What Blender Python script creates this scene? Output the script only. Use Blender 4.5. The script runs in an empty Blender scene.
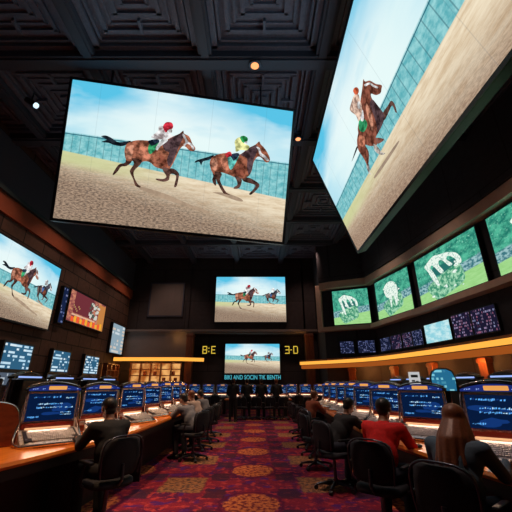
import bpy, bmesh, math, random
from math import sin, cos, pi, radians
from mathutils import Vector, Matrix, Euler, noise

S = bpy.context.scene
COL = S.collection
# ------------------------------------------------------------------ camera, world, lights, exposure
cam_d = bpy.data.cameras.new('camera'); cam_d.lens = 330/512*36; cam_d.sensor_width = 36
cam_d.clip_start = .05
cam = bpy.data.objects.new('camera', cam_d); COL.objects.link(cam)
cam.location = (0, 0, 1.45); cam.rotation_euler = (radians(90+21.2), 0, 0)
S.camera = cam
W = bpy.data.worlds.new('world'); S.world = W; W.use_nodes = True
W.node_tree.nodes['Background'].inputs[0].default_value = (.02, .03, .05, 1)
W.node_tree.nodes['Background'].inputs[1].default_value = .3
S.view_settings.view_transform = 'Standard'; S.view_settings.look = 'None'
S.view_settings.gamma = 1; S.view_settings.use_curve_mapping = False
S.view_settings.exposure = 0.0
S.cycles.use_denoising = True
S.cycles.sample_clamp_indirect = 4

def light(kind, loc, energy, color, target=None, size=.2, size_y=None, cone=60, blend=.6, name='scene_light'):
    d = bpy.data.lights.new(name, kind); d.energy = energy; d.color = color
    if kind == 'AREA':
        d.size = size
        if size_y: d.shape = 'RECTANGLE'; d.size_y = size_y
    else:
        d.shadow_soft_size = size
    if kind == 'SPOT': d.spot_size = radians(cone); d.spot_blend = blend
    o = bpy.data.objects.new(name, d); COL.objects.link(o); o.location = loc
    if target is not None:
        o.rotation_euler = (Vector(target)-Vector(loc)).to_track_quat('-Z', 'Y').to_euler()
    return o
WARM = (1, .56, .27)
# added spots without fixtures that brighten the aisle and the two counters
for y in (3.2, 6.2, 9.2, 12.2, 15.4):
    light('SPOT', (-.1, y+.4, 9.15), 780, (1, .66, .52), (-.1, y+.4, 0), .08, cone=40)
for y, e in ((3.4, 1500), (6.2, 1500), (9.2, 1500), (12.2, 900)):
    light('SPOT', (-3.0, y, 9.1), e, WARM, (-2.1, y+.2, .8), .08, cone=30)
    light('SPOT', (3.0, y, 9.1), e, WARM, (2.0, y+.2, .8), .08, cone=30)

# unseen spots added to brighten the stone wall, right wall and back wall
for y in (9.0, 12.5, 16.0, 19.5): light('SPOT', (-5.6, y, 9.1), 260, (1, .6, .42), (-8.4, y, 3.2), .1, cone=75, blend=.9)
for y in (6.0, 10.0, 14.0): light('SPOT', (2.9, y, 9.0), 200, (1, .74, .6), (7.6, y+1.5, 4.6), .5, cone=44, blend=1.)
for x in (-5.5, -.3, 3.4): light('SPOT', (x, 18.3, 9.1), 150, (1, .62, .5), (x, 21.5, 4.6), .1, cone=75, blend=.9)

# ------------------------------------------------------------------ node helper and materials
class G:
    def __init__(s, name):
        s.mat = bpy.data.materials.new(name); s.mat.use_nodes = True
        s.nt = s.mat.node_tree; s.nt.nodes.clear()
        s.out = s.nt.nodes.new('ShaderNodeOutputMaterial')
    def n(s, t, **k):
        o = s.nt.nodes.new(t)
        for a, v in k.items(): setattr(o, a, v)
        return o
    def put(s, inp, v):
        if isinstance(v, bpy.types.NodeSocket): s.nt.links.new(v, inp)
        elif isinstance(v, (tuple, list)): inp.default_value = tuple(v) if len(v) != 3 or len(inp.default_value) == 3 else (*v, 1)
        else: inp.default_value = v
    def m(s, op, a, b=0., c=0.):
        o = s.n('ShaderNodeMath', operation=op)
        for i, v in enumerate((a, b, c)): s.put(o.inputs[i], v)
        return o.outputs[0]
    def mix(s, f, a, b, blend='MIX'):
        o = s.n('ShaderNodeMix', data_type='RGBA', blend_type=blend)
        s.put(o.inputs[0], f); s.put(o.inputs[6], a); s.put(o.inputs[7], b)
        return o.outputs[2]
    def step(s, x, a, b):           # smooth 0..1 between a and b
        o = s.n('ShaderNodeMapRange', interpolation_type='SMOOTHSTEP')
        s.put(o.inputs[0], x); s.put(o.inputs[1], a); s.put(o.inputs[2], b)
        return o.outputs[0]
    def noise(s, vec, scale, detail=3., rough=.55, col=False):
        o = s.n('ShaderNodeTexNoise'); s.put(o.inputs['Vector'], vec)
        o.inputs['Scale'].default_value = scale; o.inputs['Detail'].default_value = detail
        o.inputs['Roughness'].default_value = rough
        return o.outputs[1 if col else 0]
    def coord(s, w='Object'): return s.n('ShaderNodeTexCoord').outputs[w]
    def sep(s, v):
        o = s.n('ShaderNodeSeparateXYZ'); s.put(o.inputs[0], v); return o.outputs
    def xyz(s, x, y, z=0.):
        o = s.n('ShaderNodeCombineXYZ')
        for i, v in enumerate((x, y, z)): s.put(o.inputs[i], v)
        return o.outputs[0]
    def bsdf(s, col, rough=.5, metal=0., bump=None, bstr=.3, spec=.5, bdist=.02):
        b = s.n('ShaderNodeBsdfPrincipled')
        s.put(b.inputs['Base Color'], col); s.put(b.inputs['Roughness'], rough); s.put(b.inputs['Metallic'], metal)
        b.inputs['Specular IOR Level'].default_value = spec
        if bump is not None:
            bp = s.n('ShaderNodeBump'); bp.inputs['Strength'].default_value = bstr; bp.inputs['Distance'].default_value = bdist
            s.put(bp.inputs['Height'], bump); s.nt.links.new(bp.outputs[0], b.inputs['Normal'])
        s.nt.links.new(b.outputs[0], s.out.inputs[0]); return s.mat
    def emit(s, col, st=1.):
        e = s.n('ShaderNodeEmission'); s.put(e.inputs[0], col); s.put(e.inputs[1], st)
        s.nt.links.new(e.outputs[0], s.out.inputs[0]); return s.mat

_mc = {}
def plain(name, col, rough=.5, metal=0., var=.15, scale=12., spec=.5, bstr=.05):
    if name in _mc: return _mc[name]
    g = G(name); c = g.coord()
    nz = g.noise(c, scale, 4)
    col2 = tuple(x*(1-var) for x in col); col3 = tuple(min(1, x*(1+var)) for x in col)
    _mc[name] = g.bsdf(g.mix(nz, col2, col3), g.m('MULTIPLY_ADD', nz, .15, rough-.07), metal, nz, bstr, spec)
    return _mc[name]
def glow(name, col, st=1.):
    if name in _mc: return _mc[name]
    _mc[name] = G(name).emit(col, st); return _mc[name]

def mat_carpet():
    g = G('casino_carpet'); c = g.coord(); o = g.sep(c); x, y = o[0], o[1]
    wob = g.noise(c, 6., 3.)
    wx = g.m('MULTIPLY_ADD', g.m('SUBTRACT', wob, .5), .16, x)
    wy = g.m('MULTIPLY_ADD', g.m('SUBTRACT', g.noise(c, 5., 2.), .5), .16, y)
    P = 1.78
    def cell(v, off, p):             # centred repeat distance
        return g.m('SUBTRACT', g.m('PINGPONG', g.m('ADD', v, off), p/2), 0.)
    # ping-pong gives 0 at centres spaced p apart
    # central column and every 2.7 m across: round medallions
    mx = cell(wx, .06+21.2, 2.12); my = cell(wy, -5.15+17.8, P)
    r = g.m('SQRT', g.m('ADD', g.m('POWER', mx, 2.), g.m('POWER', g.m('MULTIPLY', my, .85), 2.)))
    disc = g.m('SUBTRACT', 1., g.step(r, .34, .38))
    ring = g.m('MULTIPLY', g.m('SUBTRACT', 1., g.step(r, .42, .46)), g.step(r, .38, .41))
    swirl = g.noise(c, 16., 3.)
    fine = g.noise(c, 40., 3.)
    # olive arched squares halfway
    ox = cell(wx, .06+21.2+1.06, 2.12); oy = cell(wy, -5.15+17.8+P/2, P)
    sq = g.m('MULTIPLY', g.m('SUBTRACT', 1., g.step(ox, .30, .35)), g.m('SUBTRACT', 1., g.step(oy, .38, .44)))
    sx = cell(wx, .06+21.2-.53, 1.06); sy = cell(wy, -5.15+17.8+P/4, P/2)
    small = g.m('MULTIPLY', g.m('SUBTRACT', 1., g.step(sx, .13, .17)), g.m('SUBTRACT', 1., g.step(sy, .2, .24)))
    base = g.mix(g.step(g.noise(c, 2.2, 3.), .4, .6), (.095, .014, .07), (.25, .020, .045))
    base = g.mix(g.step(g.noise(c, 9., 4.), .52, .62), base, (.46, .05, .06))
    base = g.mix(g.step(g.noise(c, 3.4, 2.), .58, .66), base, (.10, .02, .16))
    base = g.mix(g.m('MULTIPLY', small, .8), base, (.05, .02, .045))
    base = g.mix(g.m('MULTIPLY', sq, .85), base, g.mix(g.step(swirl, .42, .55), (.13, .08, .05), (.42, .20, .08)))
    base = g.mix(ring, base, (.12, .012, .05))
    base = g.mix(disc, base, g.mix(g.step(swirl, .42, .56), (.22, .035, .04), (.70, .20, .07)))
    base = g.mix(g.m('MULTIPLY', g.m('SUBTRACT', 1., fine), .55), base, (0., 0., 0.))
    return g.bsdf(base, .95, 0., fine, .4, .1)

def mat_blocks(name, c1, c2, mortar, sx, sy, axis='x', bstr=.6):
    g = G(name); o = g.sep(g.coord())
    v = g.xyz(o[1] if axis == 'x' else o[0], o[2], 0.)
    b = g.n('ShaderNodeTexBrick'); g.put(b.inputs['Vector'], v)
    b.inputs['Color1'].default_value = (*c1, 1); b.inputs['Color2'].default_value = (*c2, 1); b.inputs['Mortar'].default_value = (*mortar, 1)
    b.inputs['Scale'].default_value = 1.; b.inputs['Brick Width'].default_value = sx; b.inputs['Row Height'].default_value = sy
    b.inputs['Mortar Size'].default_value = .025
    nz = g.noise(g.coord(), 5., 6.)
    h = g.m('ADD', g.m('MULTIPLY', b.outputs['Fac'], -1.), nz)
    return g.bsdf(g.mix(g.m('MULTIPLY', nz, .6), b.outputs['Color'], (0, 0, 0)), .8, 0., h, bstr)

def mat_wood(name, c1, c2, rough=.35, stretch=(1., 12., 1.), scale=2.5):
    g = G(name); mp = g.n('ShaderNodeMapping'); g.put(mp.inputs[0], g.coord()); mp.inputs['Scale'].default_value = stretch
    nz = g.noise(mp.outputs[0], scale, 6., .6)
    return g.bsdf(g.mix(g.step(nz, .3, .7), c1, c2), rough, 0., nz, .08)

def mat_race(name, ht=(.61, -.02), hb=(.48, -.16), dark=(.10, .065, .05), dull=0.):
    g = G(name); o = g.sep(g.coord('UV')); u, v = o[0], o[1]
    uv = g.xyz(u, g.m('MULTIPLY', v, .6), 0.)
    cl = g.noise(g.xyz(u, g.m('MULTIPLY', v, 1.6)), 1.9, 4., .5)
    edge = g.m('ABSOLUTE', g.m('SUBTRACT', u, .5))
    blue = g.m('ADD', g.m('MULTIPLY', g.step(edge, .10, .52), .75), g.m('MULTIPLY', g.step(v, .70, 1.02), .75))
    blue = g.m('MULTIPLY', blue, g.m('MULTIPLY_ADD', g.step(cl, .34, .60), .75, .25))
    blue = g.m('MAXIMUM', blue, g.m('MULTIPLY', g.step(cl, .50, .68), .42))
    sky = g.mix(blue, (.86, .97, .96), (.10, .55, .80))
    sky = g.mix(g.m('MULTIPLY', g.step(v, .85, .62), .4), sky, (.72, .94, .94))
    # hedge and rail
    hn = g.noise(g.xyz(u, g.m('MULTIPLY', v, .8)), 34., 4., .65)
    hedge = g.mix(g.step(hn, .30, .70), (.10, .42, .47), (.33, .68, .70))
    bars = g.m('MULTIPLY', g.step(g.m('PINGPONG', u, .017), .0022, .0008), .55)
    hedge = g.mix(bars, hedge, (.03, .12, .16))
    top = g.m('MULTIPLY_ADD', u, ht[1], ht[0]); bot = g.m('MULTIPLY_ADD', u, hb[1], hb[0])
    rel = g.m('SUBTRACT', top, v)
    rail = g.m('MULTIPLY', g.step(rel, 0., .004), g.step(rel, .010, .007))
    hedge = g.mix(rail, hedge, (.02, .13, .19))
    # ground
    gn = g.noise(g.xyz(u, g.m('MULTIPLY', v, 3.5)), 9., 5., .7)
    fn = g.noise(g.xyz(u, g.m('MULTIPLY', v, 2.)), 70., 3., .7)
    depth = g.m('SUBTRACT', bot, v)
    sand = g.mix(g.step(gn, .35, .7), (.90, .78, .58), (.66, .50, .32))
    brown = g.mix(g.step(fn, .38, .62), dark, (.44, .30, .21))
    dep = g.m('ADD', g.m('MULTIPLY', depth, 4.2), g.m('MULTIPLY', g.m('SUBTRACT', .6, u), .55))
    gr = g.mix(g.m('MULTIPLY', g.step(dep, .0, 1.35), .93), sand, brown)
    grass = g.m('MULTIPLY', g.step(depth, .13, .05), g.step(u, .62, .05))
    gr = g.mix(g.m('MULTIPLY', grass, .8), gr, (.60, .66, .32))
    col = g.mix(g.step(depth, -.004, .004), g.mix(g.step(rel, -.012, .004), sky, hedge), gr)
    # seams between the video wall modules
    seam = g.m('MULTIPLY', g.step(g.m('ABSOLUTE', g.m('SUBTRACT', g.m('PINGPONG', u, .25), .125)), .0016, .0006), .18)
    col = g.mix(seam, col, (.05, .1, .15))
    return g.emit(col, 1.0)

def mat_park(name, seed=0.):
    g = G(name); o = g.sep(g.coord('UV')); u, v = o[0], o[1]
    uu = g.m('ADD', u, seed)
    tn = g.noise(g.xyz(uu, g.m('MULTIPLY', v, .7)), 9., 5., .7)
    t2 = g.noise(g.xyz(uu, g.m('MULTIPLY', v, .7)), 34., 3., .7)
    trees = g.mix(g.step(tn, .36, .64), (.015, .20, .15), (.10, .55, .36))
    trees = g.mix(g.step(t2, .56, .70), trees, (.30, .75, .55))
    wl = g.m('MULTIPLY_ADD', u, .14, .20)
    rel = g.m('SUBTRACT', v, wl)
    wn = g.noise(g.xyz(uu, v), 24., 3.)
    wall = g.mix(g.step(wn, .4, .6), (.05, .20, .24), (.36, .60, .62))
    lawn = g.mix(g.noise(g.xyz(uu, g.m('MULTIPLY', v, 2.)), 11., 4.), (.24, .60, .16), (.52, .88, .40))
    col = g.mix(g.step(rel, .16, .20), g.mix(g.step(rel, -.01, .01), lawn, wall), trees)
    return g.emit(col, .92)

def mat_board(name, base, c1, c2, nx, ny, st=1., seed=0., thr=.5):
    """rows of unreadable figures on an information screen"""
    g = G(name); o = g.sep(g.coord('UV')); u = g.m('ADD', o[0], seed); v = o[1]
    row = g.m('FLOOR', g.m('MULTIPLY', v, float(ny))); fr = g.m('FRACT', g.m('MULTIPLY', v, float(ny)))
    cellx = g.m('FLOOR', g.m('MULTIPLY', u, float(nx)))
    wn = g.n('ShaderNodeTexWhiteNoise'); g.put(wn.inputs['Vector'], g.xyz(cellx, row, seed))
    w2 = g.n('ShaderNodeTexWhiteNoise'); g.put(w2.inputs['Vector'], g.xyz(g.m('FLOOR', g.m('MULTIPLY', u, nx*.22)), row, seed+3))
    on = g.m('MULTIPLY', g.step(wn.outputs[0], thr-.02, thr+.02), g.m('MULTIPLY', g.step(fr, .18, .24), g.step(fr, .84, .78)))
    on = g.m('MULTIPLY', on, g.step(w2.outputs[0], .22, .26))
    col = g.mix(on, base, g.mix(w2.outputs[0], c1, c2))
    return g.emit(col, st)

M = dict(
 carpet=mat_carpet(),
 stone=mat_blocks('dark_stone_blocks', (.16, .085, .062), (.10, .052, .042), (.02, .012, .010), 1.15, .62),
 backwall=mat_blocks('charcoal_wall_panels', (.055, .046, .050), (.07, .055, .058), (.02, .018, .02), 3.1, 2.2, 'y', .2),
 rightwall=mat_blocks('dark_wall_panels', (.040, .040, .052), (.048, .048, .060), (.016, .016, .02), 2.6, 2.4, 'x', .2),
 ceiling=plain('blue_black_ceiling_panel', (.10, .115, .175), .6, 0., .3, 3., .5, .25),
 coffer=plain('embossed_coffer_metal', (.17, .185, .26), .6, .0, .4, 14., .5, .5),
 beam=plain('dark_beam_paint', (.06, .068, .10), .6),
 terra=plain('terracotta_plaster', (.36, .085, .035), .7, 0., .2, 3.),
 teal=plain('dark_teal_plaster', (.03, .055, .065), .7),
 beige=plain('beige_plaster_frame', (.72, .52, .40), .6, 0., .15, 3.),
 greypanel=plain('grey_plaster_panel', (.20, .17, .155), .7, 0., .15, 2.),
 pillarwood=mat_wood('reddish_brown_wood', (.12, .035, .014), (.24, .075, .028), .4, (6., 6., 1.)),
 counter=mat_wood('orange_varnished_wood', (.78, .20, .022), (.92, .28, .035), .28, (8., 1., 1.)),
 countdark=plain('black_counter_panel', (.012, .010, .012), .5),
 black=plain('black_plastic', (.012, .013, .016), .4),
 bezel=plain('black_screen_bezel', (.010, .012, .018), .35),
 chairfab=plain('black_chair_fabric', (.010, .012, .020), .8, 0., .3, 60.),
 chairmetal=plain('dark_chair_metal', (.10, .11, .14), .3, .9),
 silver=plain('brushed_silver', (.78, .72, .70), .28, .5, .1, 20.),
 chrome=plain('polished_silver_tube', (.75, .70, .70), .15, .95, .05),
 graphite=plain('graphite_plastic', (.05, .045, .05), .35, .3),
 keys=plain('pale_key_caps', (.6, .56, .55), .35, 0., .4, 90.),
 redpanel=plain('dark_red_panel', (.30, .03, .015), .4),
 rust=mat_wood('rust_red_veneer', (.20, .04, .015), (.32, .08, .03), .35, (2., 2., 6.)),
 marquee=glow('blue_marquee_glow', (.012, .025, .16), 1.),
 marqtxt=glow('marquee_pale_blue_print', (.35, .5, 1.), 1.0),
 plaque=glow('amber_plaque_glow', (.95, .42, .10), .85),
 bar=glow('warm_light_bar', (1., .50, .24), .95),
 navy=glow('navy_terminal_screen', (.002, .010, .045), 1.),
 glyph=glow('pale_blue_screen_text', (.12, .42, .95), 1.),
 glyph2=glow('white_blue_screen_text', (.50, .75, 1.), 1.),
 glyph3=glow('mid_blue_screen_patch', (.006, .035, .17), 1.),
 ledge=glow('amber_cove_light', (1., .42, .06), 1.2),
 ledgewood=mat_wood('honey_wood_canopy', (.55, .20, .04), (.75, .30, .07), .4, (1., 1., 6.)),
 skin=plain('skin', (.52, .27, .18), .5, 0., .08, 30.),
 skin2=plain('darker_skin', (.35, .17, .10), .5, 0., .08, 30.),
)

# ------------------------------------------------------------------ geometry helpers
class MB:
    """collects shapes; build() links them as ONE mesh object"""
    def __init__(s): s.v = []; s.f = []; s.m = []; s.uv = {}; s.cur = 0; s.mats = []; s.sm = []; s.smooth = False; s.T = Matrix.Identity(4)
    def use(s, mat):
        if mat not in s.mats: s.mats.append(mat)
        s.cur = s.mats.index(mat); return s
    def add(s, vs, fs, uv=None):
        b = len(s.v); s.v += [tuple(s.T @ Vector(p)) for p in vs]
        for f in fs:
            if uv: s.uv[len(s.f)] = [uv[i] for i in f]
            s.f.append([b+i for i in f]); s.m.append(s.cur); s.sm.append(s.smooth)
        return s
    def box(s, c, d, rz=0., rx=0., bev=0.):
        x, y, z = [q/2 for q in d]; R = Matrix.Translation(c) @ Euler((rx, 0, rz)).to_matrix().to_4x4()
        if bev <= 0:
            vs = [(a, b, e) for a in (-x, x) for b in (-y, y) for e in (-z, z)]
            fs = [(0, 1, 3, 2), (4, 6, 7, 5), (0, 4, 5, 1), (2, 3, 7, 6), (0, 2, 6, 4), (1, 5, 7, 3)]
        else:
            bm = bmesh.new(); bmesh.ops.create_cube(bm, size=1)
            for v in bm.verts: v.co = Vector((v.co.x*2*x, v.co.y*2*y, v.co.z*2*z))
            bmesh.ops.bevel(bm, geom=bm.edges[:], offset=min(bev, x*.9, y*.9, z*.9), segments=2, affect='EDGES', profile=.5)
            bm.verts.index_update(); vs = [v.co.copy() for v in bm.verts]; fs = [[v.index for v in f.verts] for f in bm.faces]; bm.free()
        return s.add([R @ Vector(p) for p in vs], fs)
    def tube(s, path, r, seg=8, cap=True):
        P = [Vector(p) for p in path]; n = len(P); rs = r if isinstance(r, (list, tuple)) else [r]*n
        vs = []; up = None
        for i, p in enumerate(P):
            t = (P[min(i+1, n-1)]-P[max(i-1, 0)]).normalized()
            if up is None: up = t.orthogonal().normalized()
            up = (up - t*up.dot(t)).normalized(); w = t.cross(up)
            for k in range(seg):
                a = 2*pi*k/seg; vs.append(p + (up*cos(a)+w*sin(a))*rs[i])
        fs = [(i*seg+k, i*seg+(k+1) % seg, (i+1)*seg+(k+1) % seg, (i+1)*seg+k) for i in range(n-1) for k in range(seg)]
        if cap: fs += [list(range(seg))[::-1], [(n-1)*seg+k for k in range(seg)]]
        return s.add(vs, fs)
    def lathe(s, prof, c=(0, 0, 0), seg=20):
        vs = [(c[0]+r*cos(2*pi*k/seg), c[1]+r*sin(2*pi*k/seg), c[2]+z) for r, z in prof for k in range(seg)]; n = len(prof)
        fs = [(i*seg+k, i*seg+(k+1) % seg, (i+1)*seg+(k+1) % seg, (i+1)*seg+k) for i in range(n-1) for k in range(seg)]
        fs += [list(range(seg))[::-1], [(n-1)*seg+k for k in range(seg)]]
        return s.add(vs, fs)
    def loft(s, rings, closed=True, cap=True):
        m = len(rings[0]); vs = [p for r in rings for p in r]; fs = []
        for i in range(len(rings)-1):
            for k in range(m if closed else m-1): fs.append((i*m+k, i*m+(k+1) % m, (i+1)*m+(k+1) % m, (i+1)*m+k))
        if cap: fs += [list(range(m))[::-1], [(len(rings)-1)*m+k for k in range(m)]]
        return s.add(vs, fs)
    def strip(s, pts, z0, z1, w):      # upright or flat bar that follows a plan polyline; w = thickness to its left
        P = [Vector((p[0], p[1])) for p in pts]; N = offs(P, w)
        rings = [[(a.x, a.y, z0), (b.x, b.y, z0), (b.x, b.y, z1), (a.x, a.y, z1)] for a, b in zip(P, N)]
        return s.loft(rings)
    def ell(s, c, r, seg=16, rings=10, R=None):
        R = R or Matrix.Identity(3); vs = []; c = Vector(c)
        for i in range(1, rings):
            t = pi*i/rings
            for k in range(seg):
                a = 2*pi*k/seg; vs.append(c + R @ Vector((r[0]*sin(t)*cos(a), r[1]*sin(t)*sin(a), r[2]*cos(t))))
        n = len(vs); vs += [c + R @ Vector((0, 0, r[2])), c + R @ Vector((0, 0, -r[2]))]
        fs = [(i*seg+k, (i+1)*seg+k, (i+1)*seg+(k+1) % seg, i*seg+(k+1) % seg) for i in range(rings-2) for k in range(seg)]
        fs += [(n, k, (k+1) % seg) for k in range(seg)] + [(n+1, (rings-2)*seg+(k+1) % seg, (rings-2)*seg+k) for k in range(seg)]
        return s.add(vs, fs)
    def caps(s, a, b, ra, rb, seg=10):   # closed tapered capsule
        a = Vector(a); b = Vector(b); t = (b-a).normalized(); up = t.orthogonal().normalized(); w = t.cross(up); rings = []
        for base, r, sg in ((a, ra, -1), (b, rb, 1)):
            hs = [(-80, ), (-45, ), (0, )] if sg < 0 else [(0, ), (45, ), (80, )]
            for (h, ) in hs:
                c = base + t*r*sin(radians(h)); q = r*cos(radians(h))
                rings.append([c + (up*cos(2*pi*k/seg)+w*sin(2*pi*k/seg))*q for k in range(seg)])
        return s.loft(rings)
    def build(s, name, mat=None, parent=None, bevel=0., fix=False):
        me = bpy.data.meshes.new(name); me.from_pydata(s.v, [], s.f); me.update()
        mats = s.mats or [mat]
        for q in mats: me.materials.append(q)
        for p, mi, sm in zip(me.polygons, s.m, s.sm): p.material_index = mi if s.mats else 0; p.use_smooth = sm
        if s.uv:
            L = me.uv_layers.new(name='UVMap')
            for p in me.polygons:
                u = s.uv.get(p.index)
                if u:
                    for li, q in zip(p.loop_indices, u): L.data[li].uv = q
        if fix:
            bm = bmesh.new(); bm.from_mesh(me); bmesh.ops.recalc_face_normals(bm, faces=bm.faces); bm.to_mesh(me); bm.free()
        o = bpy.data.objects.new(name, me); COL.objects.link(o)
        if parent: o.parent = parent
        if bevel:
            b = o.modifiers.new('bevel', 'BEVEL'); b.width = bevel; b.segments = 2; b.limit_method = 'ANGLE'
        return o

def offs(P, w):
    out = []
    for i, p in enumerate(P):
        d1 = (p-P[i-1]).normalized() if i else None; d2 = (P[i+1]-p).normalized() if i < len(P)-1 else None
        n1 = Vector((-d1.y, d1.x)) if d1 else None; n2 = Vector((-d2.y, d2.x)) if d2 else None
        n = (n1+n2).normalized() if (n1 and n2) else (n1 or n2)
        k = 1/max(.5, n.dot(n1 or n2)); out.append(p+n*w*k)
    return out
def along(pts, step):           # (point, direction angle) samples along a plan polyline
    P = [Vector((p[0], p[1])) for p in pts]; out = []; d = 0; nxt = 0
    for a, b in zip(P, P[1:]):
        L = (b-a).length
        while nxt <= d+L: out.append((a.lerp(b, (nxt-d)/L), math.atan2((b-a).y, (b-a).x))); nxt += step
        d += L
    return out
def smooth_pts(pts, n=6):       # Catmull-Rom through points
    P = [Vector(p) for p in pts]; Q = [P[0]*2-P[1]] + P + [P[-1]*2-P[-2]]; out = []
    for i in range(1, len(Q)-2):
        for k in range(n):
            t = k/n; a, b, c, d = Q[i-1:i+3]
            out.append(.5*((2*b)+(c-a)*t+(2*a-5*b+4*c-d)*t*t+(3*b-a-3*c+d)*t**3))
    out.append(P[-1]); return out
def tag(o, label, cat, group=None, kind=None):
    o['label'] = label; o['category'] = cat
    if group: o['group'] = group
    if kind: o['kind'] = kind
    return o
def thing(name, label, cat, loc=(0, 0, 0), rz=0., group=None, scale=1.):
    o = bpy.data.objects.new(name, None); COL.objects.link(o); o.empty_display_size = .1
    o.location = loc; o.rotation_euler = (0, 0, rz); o.scale = (scale,)*3
    return tag(o, label, cat, group)
def dup(src, loc, rz, label, scale=None, group=None):
    def cp(o, par):
        c = o.copy(); COL.objects.link(c)
        if par: c.parent = par
        for ch in list(o.children): cp(ch, c)
        return c
    r = cp(src, None); r.location = loc; r.rotation_euler = (0, 0, rz); r['label'] = label
    if scale: r.scale = (scale,)*3
    if group: r['group'] = group
    return r
def struct(o): o['kind'] = 'structure'; return o

# ------------------------------------------------------------------ the room
RW = [(3.9, 21.6), (3.9, 19.0), (4.46, 18.65), (6.38, 17.8), (7.08, 13.8), (7.62, 9.6), (7.85, 6), (8.1, 2), (8.1, -3)]   # right wall plan
CEIL = 9.3; LX = -8.4
m = MB(); m.add([(LX-.3, -3, 0), (8.6, -3, 0), (8.6, 22.6, 0), (LX-.3, 22.6, 0)], [(0, 1, 2, 3)]); struct(m.build('floor', M['carpet']))

# ceiling with embossed coffers
m = MB(); m.use(M['ceiling']); m.box((0, 9.8, CEIL+.55), (18, 26.4, .3))
def frame_sq(m, cx, cy, h, w, z0, z1):
    for sx, sy, dx, dy in ((0, 1, 2*h, w), (0, -1, 2*h, w), (1, 0, w, 2*h-w), (-1, 0, w, 2*h-w)):
        m.box((cx+sx*(h-w/2), cy+sy*(h-w/2), (z0+z1)/2), (dx, dy, z1-z0))
gx = [.2+3.0*i for i in range(-3, 4)]; gy = [4.7+3.0*j for j in range(-2, 6)]
m.use(M['coffer'])
for cx in gx:
    for cy in gy:
        m.box((cx, cy, CEIL+.36), (2.4, 2.4, .08))
        for h, w, z in ((1.32, .14, .12), (1.14, .06, .20), (.94, .10, .22), (.74, .05, .26), (.56, .10, .24), (.32, .06, .25)):
            frame_sq(m, cx, cy, h, w, CEIL+z+.02, CEIL+.36)
        for a, b in ((0, 1), (0, -1), (1, 0), (-1, 0)):
            m.box((cx+a*.76, cy+b*.76, CEIL+.27), (.06 if a == 0 else .34, .06 if b == 0 else .34, .16))
        m.box((cx, cy, CEIL+.29), (.26, .26, .12))
struct(m.build('ceiling'))
n = 0
for i, x in enumerate([gx[0]-1.5]+[g+1.5 for g in gx]):
    if x < LX or x > 8.3: continue
    n += 1; mb = MB(); mb.box((x, 9.6, CEIL+.12), (.34, 25.8, .30)).box((x, 9.6, CEIL-.05), (.2, 25.8, .06)); struct(mb.build('trim_%d' % n, M['beam']))
for y in [g+1.5 for g in gy]:
    if y > 21: continue
    n += 1; mb = MB(); mb.box((0, y, CEIL+.10), (17, .40, .34)).box((0, y, CEIL-.09), (17, .26, .06)); struct(mb.build('trim_%d' % n, M['beam']))
# left wall, cornice, back wall
m = MB(); m.box((LX-.15, 9.8, 4.9), (.3, 25.6, 9.8)); struct(m.build('wall_left', M['stone']))
n += 1; m = MB(); m.use(M['terra']).box((LX+.05, 9.6, 7.02), (.12, 24, .60)); m.use(M['teal']).box((LX+.10, 9.6, 7.40), (.24, 24, .14))
m.use(M['beam']).box((LX+.03, 9.6, 8.35), (.08, 24, 1.76)); struct(m.build('trim_%d' % n))
m = MB()
m.box((-6.4, 21.75, 4.9), (4.1, .3, 9.8)).box((3.55, 21.75, 4.9), (.9, .3, 9.8)).box((-.6, 21.75, 7.2), (7.6, .3, 5.1)).box((-.6, 22.45, 2.35), (8.0, .3, 4.7))
struct(m.build('wall_back', M['backwall']))
m = MB(); m.box((0, -3.15, 4.9), (18, .3, 9.8)); struct(m.build('wall_front', M['backwall']))
m = MB(); m.strip(RW, 0, 9.8, .25); struct(m.build('wall_right', M['rightwall'], fix=True))
# beam across the back wall and the wooden pillars of the recess
n += 1; m = MB(); m.box((-2.2, 21.42, 4.62), (12.2, .36, .14)).box((-2.2, 21.5, 4.5), (12.2, .2, .12)); struct(m.build('trim_%d' % n, M['greypanel'], bevel=.01))
for x, w in ((-4.15, .42), (3.35, .5)):
    n += 1; m = MB(); m.box((x, 21.42, 2.22), (w, .5, 4.44)).box((x, 21.40, .15), (w+.08, .56, .3)).box((x, 21.40, 4.3), (w+.06, .54, .12)); struct(m.build('trim_%d' % n, M['pillarwood'], bevel=.012))
n += 1; m = MB(); m.box((-6.35, 21.5, 3.75), (3.95, .16, 1.5)); struct(m.build('trim_%d' % n, M['greypanel'], bevel=.01))
# faint relief panel high on the back wall
rp = thing('relief_panel', 'faint dark square relief panel high on the back wall, left of the upper racing screen', 'wall panel', (-5.95, 21.56, 5.55))
m = MB(); frame_sq(m, 0, 0, 1.15, .07, -.06, 0); m.T = Matrix.Identity(4)
fr = MB(); 
for sx, sy, dx, dz in ((0, 1, 2.3, .08), (0, -1, 2.3, .08), (1, 0, .08, 2.14), (-1, 0, .08, 2.14)): fr.box((sx*1.11, -.03, 1.15+sy*1.11), (dx, .1, dz))
fr.build('panel_frame', M['beam'], rp)
q = MB()
for k in range(5): q.box((-.84+k*.42, -.02, 1.15+.1*((k % 2)*2-1)), (.2, .05, 1.5))
q.box((0, 0, 1.15), (2.15, .04, 2.15)); q.build('relief_field', M['greypanel'], rp)

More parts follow.
